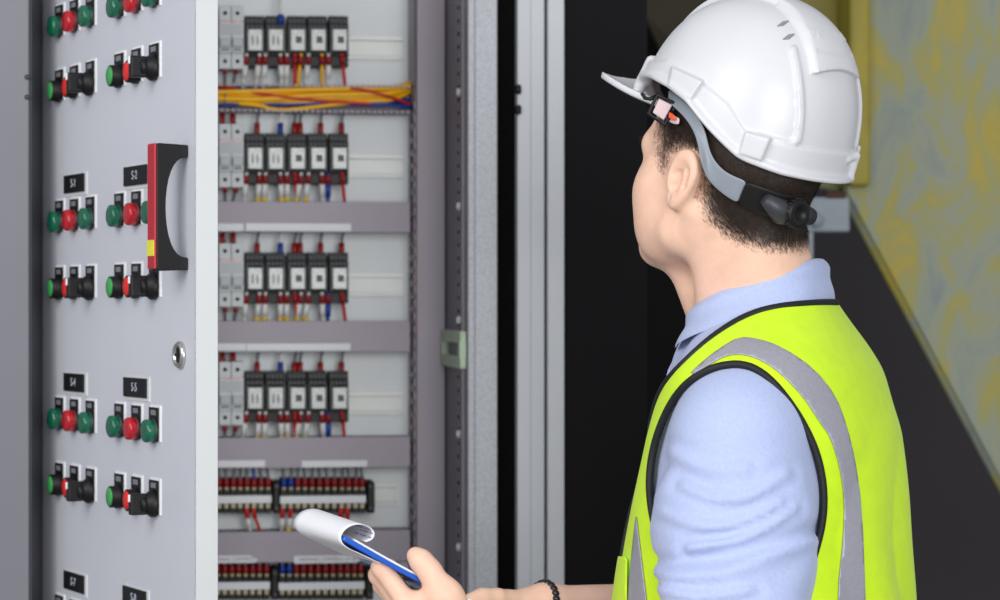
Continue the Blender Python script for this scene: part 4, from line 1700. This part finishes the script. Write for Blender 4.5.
def near_px(t):
    """columns and rows at which the camera sees the wearer's nearer half; the farther half mirrors it"""
    W = TO + np.outer(t[:, 0], TF) + np.outer(np.abs(t[:, 1]), TL) + np.outer(t[:, 2], (0, 0, 1))
    return project(W)


ARMHOLE = smooth_poly([(700, 373), (722, 364), (746, 363), (766, 374), (786, 397), (804, 424), (818, 455), (825, 490), (824, 520), (815, 552), (806, 583), (797, 622), (775, 655), (735, 668), (697, 650), (675, 600), (661, 555), (653, 520), (648, 485), (652, 450), (664, 415), (680, 388)])
vx, vy = near_px(VT)
g_arm = poly_sd(vx, vy, ARMHOLE) * 0.00105
lat = np.abs(VT[:, 1])
g_arm = np.where(lat > 0.055, -g_arm, -0.05)
# neck opening: high at the nape, down to a V in front
NZF = np.array([-0.14, -0.10, -0.072, -0.05, -0.03, -0.007, 0.0147, 0.0407, 0.0773, 0.0977, 0.1155, 0.125, 0.145])
NZZ = np.array([1.4765, 1.4765, 1.4755, 1.4730, 1.4700, 1.461, 1.444, 1.417, 1.385, 1.358, 1.325, 1.27, 1.05])
g_neck = (VT[:, 2] - np.interp(VT[:, 0], NZF, NZZ)) * 0.7
g_open = np.where(VT[:, 0] > 0.04, 0.012 - lat, -0.05)          # the front hangs open
g_hem = 0.745 - VT[:, 2]
gv = np.maximum.reduce([g_arm, g_neck, g_open, g_hem])
w3, f3, seg3, _ = clip(VW, VQ, gv)
vest = mesh_obj('vest', w3, f3, M_VEST, man, ROOT, solid=0.0018, offset=0.0)

# black piping along the armholes and the neck
t3 = to_torso(w3)
px3, py3 = near_px(t3)
pip = MB()
for ch, closed in chains(seg3):
    q = w3[ch]
    tq = to_torso(q)
    if len(ch) < 12:
        continue
    keepm = tq[:, 2] > 1.02
    if not keepm.any():
        continue
    k = 5
    n_ = len(q)
    if closed:
        idx_ = [(i + o_) % n_ for i in range(n_) for o_ in range(-k, k + 1)]
        qs = q[idx_].reshape(n_, 2 * k + 1, 3).mean(1)
    else:
        qs = np.array([q[max(0, i - k):i + k + 1].mean(0) for i in range(n_)])
    qs = qs[::2]
    r_ = 0.0042
    pip.tube([v - ROOT for v in qs], r_, 8, closed=closed)
pip.build('piping', M_PIPE, vest)

# reflective tape: over the shoulder and down the back, a short length on the front, a band round the waist
STRIPE = smooth_poly([(740, 338.5), (760, 341), (782, 349), (812, 369), (834, 396), (846, 430), (853, 460), (860, 505), (864, 600), (866, 700), (866, 1000), (838, 1000), (836, 700), (836, 590), (842, 540), (843, 498), (838, 465), (829, 437), (820, 425), (802, 397), (781, 375), (762, 362), (746, 356), (728, 356), (710, 366), (697, 374), (688, 378), (700, 366), (720, 350)], rounds=1)
g_s = poly_sd(vx, vy, STRIPE) * 0.00105
g_s = np.where(VT[:, 0] < 0.075, g_s, 0.05)
FRONTS = [(638, 515), (650, 615), (655, 720), (655, 1000), (622, 1000), (622, 720), (627, 615)]
g_f = np.where(VT[:, 0] > 0.02, poly_sd(vx, vy, FRONTS) * 0.00105, 0.05)
g_w = np.abs(VT[:, 2] - 0.93) - 0.025
VN = vertex_normals(VW, VQ)
g_t = np.maximum(np.minimum.reduce([g_s, g_f, g_w]), gv)
w4, f4, seg4, _ = clip(VW + VN * 0.0022, VQ, g_t)
mesh_obj('reflective_tape', w4, f4, M_REFL, vest, ROOT, solid=0.0012, offset=0.0)

FLAP = [(600, 557), (631, 557), (630, 665), (600, 665)]
g_p = np.where((VT[:, 0] > 0.03) & (VT[:, 1] > 0.02), poly_sd(vx, vy, FLAP) * 0.00105, 0.05)
w6, f6, seg6, _ = clip(VW + VN * 0.0048, VQ, np.maximum(g_p, gv))
mesh_obj('chest_pocket', w6, f6, M_VEST, vest, ROOT, solid=0.0014, offset=0.0)

# ------------------------------------------------------------------ trousers and boots (below the picture)
def leg(W, s_):
    return capW(W, [(TW(0, s_ * .085, .86), TW(0.01, s_ * .10, .50), .098, .080), (TW(0.01, s_ * .10, .50), TW(-.01, s_ * .11, .10), .080, .068)], 0.03)


def trousers_sdf(W):
    t = to_torso(W)
    d = d_ell(t, (0, 0, .93), (.128, .165, .15))
    d = smin(d, leg(W, 1), .03)
    d = smin(d, leg(W, -1), .03)
    d = np.maximum(d, .07 - W[:, 2])
    return np.maximum(d, W[:, 2] - 1.0) + waves(W, 31, 5, 20, 50, (1, 1, 1)) * 0.002


tw, tq_ = surface_net(trousers_sdf, (0.02, 2.32, 0.02), (0.56, 2.92, 1.04), 0.01, False, 2)
mesh_obj('trousers', tw, tq_, M_TROUSER, man, ROOT)
for s_ in (1, -1):
    def boot_sdf(W, s_=s_):
        d = capW(W, [(TW(-.03, s_ * .11, .045), TW(.16, s_ * .125, .035), .048, .040), (TW(-.02, s_ * .11, .05), TW(-.02, s_ * .11, .16), .050, .054)], .03)
        return np.maximum(d, 0.0005 - W[:, 2])
    c = TW(.06, s_ * .115, .1)
    bw, bq = surface_net(boot_sdf, c - np.array([.22, .22, .13]), c + np.array([.22, .22, .13]), 0.008, False, 2)
    mesh_obj('boot', bw, bq, M_BOOT, man, ROOT)

# ------------------------------------------------------------------ hard hat
KA, KP = R(43.0), R(18.0)
KC = np.array(P(744.5, 130, 2.60))
KF = np.array([-math.cos(KA) * math.cos(KP), math.sin(KA) * math.cos(KP), math.sin(KP)])
KL = np.array([-math.sin(KA), -math.cos(KA), 0.0])
KU = np.cross(KF, KL)
KM = np.stack([KF, KL, KU])


def hat_w(p):
    return KC + np.asarray(p) @ KM


RIM_A = np.array([0, 12, 24, 40, 57, 75, 90, 105, 123, 145, 165, 180], float)
RIM_Z = np.array([.000, .004, .016, .031, .036, .034, .026, .006, -.015, -.021, -.022, -.022])
ra_ = np.linspace(0, 180, 361)
rz_ = np.interp(ra_, RIM_A, RIM_Z)
kk_ = np.exp(-np.linspace(-2, 2, 31) ** 2)
kk_ /= kk_.sum()
rz_ = np.convolve(np.pad(rz_, 15, mode='reflect'), kk_, mode='valid')


def supere(p, rx, ry, rz, e=2.22):
    k = ((np.abs(p[:, 0]) / rx) ** e + (np.abs(p[:, 1]) / ry) ** e + (np.abs(p[:, 2]) / rz) ** e) ** (1 / e)
    return (k - 1) * min(rx, ry)


def hat_px(p):
    q = p.copy()
    q[:, 1] = np.abs(q[:, 1])
    return project(KC + q @ KM)


LRIDGE = smooth_poly([(793.5, 49), (798, 70), (801, 95), (801, 122), (797, 146), (776, 142), (757, 136)], False, 1)
BORDER = [(690, 78), (712, 92), (728, 104), (736, 118), (744, 133), (757, 137)]
SLOT_A = [(671, 66), (704, 81), (691, 101), (667, 86)]
SLOT_B = [(745, 131), (772, 138), (762, 162), (738, 154)]


def hat_sdf(W):
    p = (W - KC) @ KM.T
    az = np.degrees(np.arctan2(np.abs(p[:, 1]) / 0.107, p[:, 0] / 0.125))
    rz = np.interp(az, ra_, rz_)
    out = supere(p, 0.1215, 0.1050, 0.1435)
    x, y = hat_px(p)
    side = sstep(38, 50, az)
    # raised features on the dome
    wz = np.interp(p[:, 2], [0.08, 0.092, 0.110, 0.131, 0.144, 0.16], [0.040, 0.039, 0.037, 0.032, 0.024, 0.022])
    wz = np.where(p[:, 0] > -0.02, 0.023, wz)
    zend = 0.0915 - 0.0075 * (p[:, 1] / 0.04) ** 2
    ridge = sstep(0.0018, -0.0018, np.abs(p[:, 1]) - wz) * np.where(p[:, 0] < 0, sstep(-0.0012, 0.0022, p[:, 2] - zend), sstep(0.06, 0.10, p[:, 2]))
    disp = 0.0052 * ridge
    disp = np.maximum(disp, 0.0026 * sstep(4.3, 2.9, seg_dist(x, y, LRIDGE)) * (az > 80))
    low = poly_sd(x, y, [(600, 40), (655, 62), (668, 60), (690, 77), (712, 91), (728, 104), (737, 119), (746, 133), (757, 138), (790, 146), (830, 152), (900, 160), (900, 260), (600, 260)])
    disp = np.maximum(disp, 0.0030 * sstep(1.2, -1.2, low) * sstep(20, 34, az))
    box = np.minimum(poly_sd(x, y, SLOT_A), poly_sd(x, y, SLOT_B))
    disp = np.maximum(disp, 0.0085 * sstep(1.0, -1.5, box) * side)
    gro = np.hypot((p[:, 2] - 0.1075) / 0.0014, 0)
    disp = disp - 0.0012 * sstep(1.2, 0.4, gro) * (np.abs(p[:, 1]) < wz - 0.006) * (p[:, 0] < -0.03)
    emb = np.minimum(seg_dist(x, y, [(803, 28), (806, 35), (807, 28)]), np.minimum(seg_dist(x, y, [(810, 30), (811, 35), (815, 35), (814, 30)], True), seg_dist(x, y, [(821, 31), (818, 32), (819, 36), (822, 36)])))
    disp = disp + 0.0008 * sstep(1.0, 0.4, emb) * (az > 110)
    out = out - disp
    inn = supere(p, 0.1140, 0.0975, 0.1360)
    shell = smax(out, -inn, 0.002)
    shell = smax(shell, rz - p[:, 2], 0.003)
    # flange along the rim
    h = np.hypot(p[:, 0] / 0.1225, p[:, 1] / 0.1050)
    rad = (h - np.clip(1 - (np.maximum(rz, 0) / 0.152) ** 2.22, 0.2, 1) ** (1 / 2.22)) * 0.112
    lip = np.hypot(np.maximum(np.abs(rad - 0.0035) - 0.0035, 0), (p[:, 2] - rz - 0.0015)) - 0.0028
    d = smin(shell, lip, 0.006)
    # peak
    fr = sstep(62, 30, az)
    L_ = 0.046 * fr
    q = rad - 0.002
    zc_ = np.interp(az, ra_, rz_) * 0.35 - 0.002 + 3.4 * np.maximum(q, 0) ** 2 + 0.10 * np.maximum(q, 0)
    pk = np.maximum(np.abs(p[:, 2] - zc_) - 0.0022, np.maximum(q - L_, -q - 0.006)) - 0.0012
    pk = np.where(az < 66, pk, 0.05)
    d = smin(d, pk, 0.007)
    # lug at the front corner and hook at the back
    d = smin(d, d_cap(p, (0.111, 0.056, 0.016), (0.107, 0.052, 0.046), 0.0068, 0.0062), 0.004)
    d = smin(d, d_cap(p, (0.111, -0.056, 0.016), (0.107, -0.052, 0.046), 0.0068, 0.0062), 0.004)
    d = smin(d, d_cap(p, (-0.117, -0.044, -0.018), (-0.119, -0.043, 0.006), 0.0052, 0.0048), 0.004)
    d = smin(d, d_cap(p, (-0.1195, -0.043, 0.006), (-0.123, -0.026, 0.002), 0.0036, 0.0026), 0.003)
    return d


kb_ = np.array([hat_w(q) for q in [(a, b, c) for a in (-.15, .185) for b in (-.125, .125) for c in (-.04, .165)]])
HW, HQ = surface_net(hat_sdf, kb_.min(0) - 0.005, kb_.max(0) + 0.005, 0.0021, True, 2)
hat = mesh_obj('hard_hat', HW, HQ, M_HELMET, man, ROOT)

# ---- two slanted vent slots beside the spine, the shade inside them as grey pieces
for quad in (((777.5, 25.5), (783.0, 21.2), (789.0, 20.2), (783.5, 24.8)), ((783.2, 38.6), (788.6, 34.2), (794.8, 33.4), (789.4, 38.0))):
    rim_ = [Vector(ray_to(qx, qy, hat_sdf, 0.0006) - ROOT) for qx, qy in quad]
    inn_ = [v - Vector(KU) * 0.003 for v in rim_]
    MB().add(rim_ + inn_, [(0, 1, 2, 3), (7, 6, 5, 4), (0, 4, 5, 1), (1, 5, 6, 2), (2, 6, 7, 3), (3, 7, 4, 0)]).build('vent_slot', mat('vent_shade_grey', (138, 138, 142), 0.6, noise=0.04), hat)

# ---- harness under the hat


def on_head(px, py, off):
    return ray_to(px, py, lambda W: head_sdf(W), off)


def ribbon(rows, name, m_, parent, th_=0.002):
    """rows: list of (upper point, lower point)"""
    V = np.array([q for r_ in rows for q in r_])
    n_ = len(rows[0])
    F_ = [(i * n_ + j, i * n_ + j + 1, (i + 1) * n_ + j + 1, (i + 1) * n_ + j) for i in range(len(rows) - 1) for j in range(n_ - 1)]
    o_ = mesh_obj(name, V, F_, m_, parent, ROOT, solid=th_, offset=0.0)
    sb = o_.modifiers.new('sub', 'SUBSURF')
    sb.levels = sb.render_levels = 2
    return o_


def strap_from(pairs, off, name, m_, parent, th_=0.0022, cols=3):
    rows = []
    for (ax, ay), (bx, by) in pairs:
        r_ = []
        for k in range(cols + 1):
            t = k / cols
            q = on_head(ax + (bx - ax) * t, ay + (by - ay) * t, off)
            r_.append(q)
        if all(v is not None for v in r_):
            rows.append(r_)
    return ribbon(rows, name, m_, parent, th_)


band_pairs = [((668, 88), (668, 102)), ((680, 97), (677, 110)), ((692, 108), (687, 120)), ((702, 122), (695, 134)), ((707, 136), (699, 149)), ((709, 148), (701, 163)), ((714, 160), (706, 178)),
              ((724, 171), (716, 189)), ((736, 177), (728, 198)), ((748, 181), (738, 204))]
strap = strap_from(band_pairs, 0.009, 'headband', M_STRAP, hat)
strap['label'] = 'grey plastic headband'
strap_from([((746, 181), (737, 203)), ((756, 185), (746, 208)), ((766, 188), (757, 214)), ((776, 192), (770, 218)), ((787, 195), (782, 220)), ((800, 196), (796, 220))], 0.0125, 'nape_strap', M_BLACK, hat)['label'] = 'black ribbed nape strap'
# inner cradle strip between shell and hair
cr = []
for i in range(25):
    a = math.pi * 2 * i / 24
    c_, s_ = math.cos(a), math.sin(a)
    up = float(np.interp(abs(math.degrees(math.atan2(s_, c_))), ra_, rz_))
    q0 = hat_w((0.112 * c_, 0.094 * s_, max(up, -0.012) + 0.022))
    q1 = hat_w((0.108 * c_, 0.091 * s_, max(up, -0.012) + 0.002))
    cr.append([q0, q1])
ribbon(cr, 'cradle', M_PIPE, hat, 0.002)
# ratchet knob at the nape
kc = on_head(793, 213, 0.018)
kn_ax = np.array([0.62, -0.76, -0.16])
kn_ax /= np.linalg.norm(kn_ax)
rk = MB()
nn = 60
prof_pts = []
rk.lathe(kc - ROOT, kn_ax, [(0.0150, -0.006), (0.0158, 0.000), (0.0158, 0.008), (0.0140, 0.0105), (0.0075, 0.0105), (0.0070, 0.0080), (0.0001, 0.0080)], 36)
tz = Vector(kn_ax).cross(Vector((0, 0, 1))).normalized()
tb = Vector(kn_ax).cross(tz)
for i in range(18):
    q = 2 * math.pi * i / 18
    c = Vector(kc - ROOT) + (tz * math.cos(q) + tb * math.sin(q)) * 0.0158
    rk.tube([c, c + Vector(kn_ax) * 0.0085], 0.0012, 6)
rk.build('ratchet_knob', M_BLACK, hat)
pad = MB()
pc = Vector(kc - ROOT) - Vector(kn_ax) * 0.006
pad.tube([pc - tz * 0.034 + tb * 0.004, pc - tz * 0.012, pc + tz * 0.012, pc + tz * 0.036 - tb * 0.012], [0.009, 0.0135, 0.0135, 0.007], 12)
pad.build('ratchet_housing', M_DARKGREY, hat)
# clip with pale pad at the temple
qb = on_head(662, 108, 0.016)
bx, by_, bz = np.array([1.0, 0.12, 0]), None, None


def clip_pt(px, py, d=0.0):
    q = PW(px, py, qb[1] - d)
    return Vector(q - ROOT)


ck = MB()
ring = [(657.5, 94.5), (677, 104.5), (664.5, 125), (648.5, 113.5)]
ck.tube([clip_pt(*q) for q in ring], 0.0026, 8, closed=True)
inner = [(659.0, 98.5), (672.5, 105.0), (663.8, 120.2), (652.6, 112.6)]
ck.tube([clip_pt(657, 96), clip_pt(650, 99), clip_pt(645, 98), clip_pt(641.5, 93)], [0.0024, 0.0022, 0.0022, 0.0018], 8)
ck.tube([clip_pt(668, 118), clip_pt(674, 112)], 0.0034, 8)
ck.build('clip_frame', M_BLACK, hat)
pm = MB()
V = [clip_pt(px, py, 0.001) for px, py in inner] + [clip_pt(px, py, -0.004) for px, py in inner]
pm.add(V, [(0, 1, 2, 3), (7, 6, 5, 4), (0, 4, 5, 1), (1, 5, 6, 2), (2, 6, 7, 3), (3, 7, 4, 0)])
pm.build('clip_pad', M_BUCKLE, hat, bev=0.001)
strap_from([((667, 112), (665, 119)), ((673, 115), (672, 124)), ((680, 118), (679, 125))], 0.006, 'lining_tab', M_BUCKLE, hat, 0.003)
strap_from([((669, 111), (668, 118)), ((676, 116), (675, 121))], 0.0095, 'adjuster_tab', M_ORANGE, hat, 0.002)['label'] = 'orange tab'

# ------------------------------------------------------------------ hair
HAIRLINE = smooth_poly([(655, 100), (653.5, 122), (655.5, 140), (657.5, 158), (660, 170), (664, 172), (667.5, 164), (669, 155), (680, 148), (692, 152), (699, 163), (702, 178), (699, 196), (703, 212), (714, 226), (730, 238), (752, 246), (778, 250), (806, 248), (830, 235), (870, 190), (870, 60), (690, 60)], rounds=1)
hp = to_head(SK_W)
hm = hp.copy()
hm[:, 1] = np.abs(hm[:, 1])
hx, hy = project(HC + hm @ HM)
g_hair = poly_sd(hx, hy, HAIRLINE)
g_hair = np.where((hp[:, 2] > -0.12) & (np.linalg.norm(hp - np.array([-0.02, 0, 0.02]), axis=1) < 0.155), g_hair, 50)
earish = np.minimum(ear(hp, 1.0), ear(hp, -1.0))
g_hair = np.where(earish < 0.0015, 20, g_hair)
g_hair = np.where((hp[:, 0] > 0.062) & (hp[:, 2] < 0.058), 50, g_hair)
w5, f5, seg5, _ = clip(SK_W + SK_N * 0.0012, SK_Q, (g_hair + 16.0))
hair = mesh_obj('hair', w5, f5, M_HAIR, man, ROOT)
at = body.data.attributes.new('stubble', 'FLOAT', 'POINT')
at.data.foreach_set('value', (sstep(5, -14, g_hair) * 0.80).astype(np.float32))
fc = SK_W[SK_Q].mean(1)
fg = g_hair[SK_Q].mean(1)
fn = SK_N[SK_Q].mean(1)
sel = np.where((fg < 6) & (fg > -75))[0]
rg = np.random.default_rng(3)
prb = np.clip((6 - fg[sel]) / 22, 0, 1)
cnt = rg.poisson(0.35 + 5.2 * prb)
fi = np.repeat(sel, cnt)
pr_ = np.repeat(prb, cnt)
n_h = len(fi)
wts = rg.dirichlet((1, 1, 1, 1), n_h)
b0 = (SK_W[SK_Q[fi]] * wts[:, :, None]).sum(1)
nn_h = fn[fi] / np.linalg.norm(fn[fi], axis=1)[:, None]
bk = -HF * 0.35 + np.array([0.25, -0.1, -1.0]) * 0.75 + rg.normal(size=(n_h, 3)) * 0.30
dd_ = bk - nn_h * (bk * nn_h).sum(1)[:, None]
dd_ /= np.linalg.norm(dd_, axis=1)[:, None]
ln = ((0.0022 + 0.0075 * pr_) * rg.uniform(0.7, 1.3, n_h))[:, None]
lift = rg.uniform(0.25, 0.55, n_h)[:, None]
mid_ = b0 + dd_ * ln * 0.5 + nn_h * ln * lift * 0.42
end_ = b0 + dd_ * ln + nn_h * ln * lift * 0.55
wd_ = np.cross(dd_, nn_h) * (0.00011 + 0.00007 * pr_[:, None])
hv = np.stack([b0 - wd_, b0 + wd_, mid_ + wd_ * 0.8, mid_ - wd_ * 0.8, end_], 1).reshape(-1, 3)
kk = np.arange(n_h) * 5
hf = [(k, k + 1, k + 2, k + 3) for k in kk] + [(k + 3, k + 2, k + 4) for k in kk]
st_o = mesh_obj('short_hairs', hv, hf, M_HAIR, hair, ROOT)
st_o['kind'] = 'stuff'
# eyebrows
bm_ = MB()
for s_ in (1, -1):
    for k in range(90):
        t = rg.random()
        base = head_w(0.0995 - 0.020 * t, s_ * (0.014 + 0.036 * t), 0.026 + 0.006 * math.sin(t * 2.6) + rg.uniform(-.003, .003))
        for _ in range(12):
            v = float(head_sdf(base[None])[0])
            base = base - HF * v * 0.9
        tip = base + HL * s_ * 0.008 + HU * 0.002 + HF * 0.0015 - HF * 0.003 * t
        sd_ = HU * 0.0004
        bm_.add([tuple(base - sd_ - ROOT), tuple(base + sd_ - ROOT), tuple(tip - ROOT)], [(0, 1, 2)])
bm_.build('eyebrows', M_HAIR, man, fix=False)['kind'] = 'stuff'

# ------------------------------------------------------------------ bracelet of dark beads
ax_ = (WRR - ERW) / np.linalg.norm(WRR - ERW)
bc = ERW + ax_ * ((PW(538, 609, 2.70) - ERW) @ ax_)
u_ = np.cross(ax_, (0, 0, 1.0))
u_ /= np.linalg.norm(u_)
v_ = np.cross(ax_, u_)
bt = bpy.data.objects.new('bracelet', None)
bt.empty_display_size = 0.03
COL.objects.link(bt)
bt['label'] = 'dark bead bracelet'
bt.parent = man
bt.location = tuple(bc - ROOT)
for i in range(26):
    q = 2 * math.pi * i / 26
    c = (u_ * math.cos(q) + v_ * math.sin(q)) * 0.0290 + ax_ * 0.004 * math.sin(q)
    MB().lathe(c, ax_, [(0.0001, -0.0046)] + [(0.0046 * math.cos(a), 0.0046 * math.sin(a)) for a in np.linspace(-1.3, 1.3, 7)] + [(0.0001, 0.0046)], 12).build('bead', M_BEAD, bt)

# ------------------------------------------------------------------ clipboard with curled sheets
A_ = PW(345, 536, 2.408)
B_ = PW(478, 603, 2.468)
e_dir = (A_ - B_) / np.linalg.norm(A_ - B_)
w_dir = np.array([-0.37, 0.91, 0.012])
w_dir -= e_dir * (w_dir @ e_dir)
w_dir /= np.linalg.norm(w_dir)
n_dir = np.cross(e_dir, w_dir)
if n_dir[2] < 0:
    n_dir = -n_dir
BL, BWD, BT = 0.215, 0.135, 0.0048
cb = thing('clipboard', 'blue clipboard with curled white sheets held over the terminal rows', 'clipboard', tuple(A_))


def cbp(e, n, w):
    """point on the clipboard in metres: along its length, off its face, across its width"""
    return e_dir * e + n_dir * n + w_dir * w


mb = MB()
rows_ = []
for i in range(13):
    t = i / 12
    bow = 0.0035 * math.sin(math.pi * t)
    for n_, w_ in ((-BT - bow, 0), (-bow, 0), (-bow, BWD), (-BT - bow, BWD)):
        rows_.append(tuple(cbp(-BL * t, n_, w_)))
fs_ = []
for i in range(12):
    for j in range(4):
        fs_.append((i * 4 + j, i * 4 + (j + 1) % 4, (i + 1) * 4 + (j + 1) % 4, (i + 1) * 4 + j))
fs_ += [(0, 1, 2, 3), (51, 50, 49, 48)]
mb.add(rows_, fs_)
mb.build('board', M_BOARD, cb, bev=0.0012)
rows_, fs_ = [], []
for i in range(13):
    t = i / 12
    bow = 0.0035 * math.sin(math.pi * (0.03 + 0.94 * t))
    for n_, w_ in ((0.0003 - bow, 0.003), (0.0022 - bow, 0.003), (0.0022 - bow, BWD - 0.004), (0.0003 - bow, BWD - 0.004)):
        rows_.append(tuple(cbp(-0.012 - (BL - 0.03) * t, n_, w_)))
for i in range(12):
    for j in range(4):
        fs_.append((i * 4 + j, i * 4 + (j + 1) % 4, (i + 1) * 4 + (j + 1) % 4, (i + 1) * 4 + j))
fs_ += [(0, 1, 2, 3), (51, 50, 49, 48)]
MB().add(rows_, fs_).build('paper_pad', M_PAPER, cb)
loop = [(-24, 4.5), (-28, 8), (-29.5, 13), (-27, 17.5), (-21, 19.5), (-12, 18.5), (-4, 14.5), (1.5, 8), (3.5, 1), (2.5, -4), (-2, -8), (-10, -9.5), (-20, -9), (-34, -8.5), (-48, -8.5)]
loop = smooth_poly(loop, False, 2)
NWD = 14
V, F = [], []
m_ = len(loop)
for i in range(NWD + 1):
    t = i / NWD
    sc = 1 + 0.30 * t ** 1.3
    for j, (e, n_) in enumerate(loop):
        u = j / (m_ - 1)
        ee, nn_ = e, n_
        fl_ = sstep(0.25, 0.5, np.array([u]))[0]
        ee = -12 + (e + 12) * (1 + (sc - 1) * fl_)
        nn_ = 4 + (n_ - 4) * (1 + (sc - 1) * 0.75 * fl_)
        V.append(cbp(ee / 1000, nn_ / 1000, 0.002 + t * (BWD - 0.002)) + A_)
for i in range(NWD):
    for j in range(m_ - 1):
        F.append((i * m_ + j, i * m_ + j + 1, (i + 1) * m_ + j + 1, (i + 1) * m_ + j))
mesh_obj('curled_sheet', np.array(V), F, M_PAPER, cb, A_, solid=0.0005, offset=0.0)
# printed lines on the inside of the curl
pr2 = MB()
for li, (u0, wa, wb, hh_) in enumerate(((0.13, 0.004, 0.050, 1), (0.19, 0.003, 0.040, 1), (0.25, 0.006, 0.055, 1), (0.31, 0.004, 0.030, 1))):
    j0 = int(u0 * (m_ - 1))
    for k in range(10):
        if (k * 7 + li * 3) % 5 == 4:
            continue
        w0, w1 = wa + (wb - wa) * k / 10, wa + (wb - wa) * (k + 0.8) / 10
        q = []
        for j, w_ in ((j0, w0), (j0, w1), (j0 + hh_, w1), (j0 + hh_, w0)):
            e, n_ = loop[j]
            ce, cn = -15 - e, 10 - n_
            L2 = math.hypot(ce, cn)
            q.append(tuple(cbp((e + ce / L2 * 1.1) / 1000, (n_ + cn / L2 * 1.1) / 1000, w_)))
        pr2.add(q, [(0, 1, 2, 3)])
pr2.build('printing', M_INK, cb, fix=False)
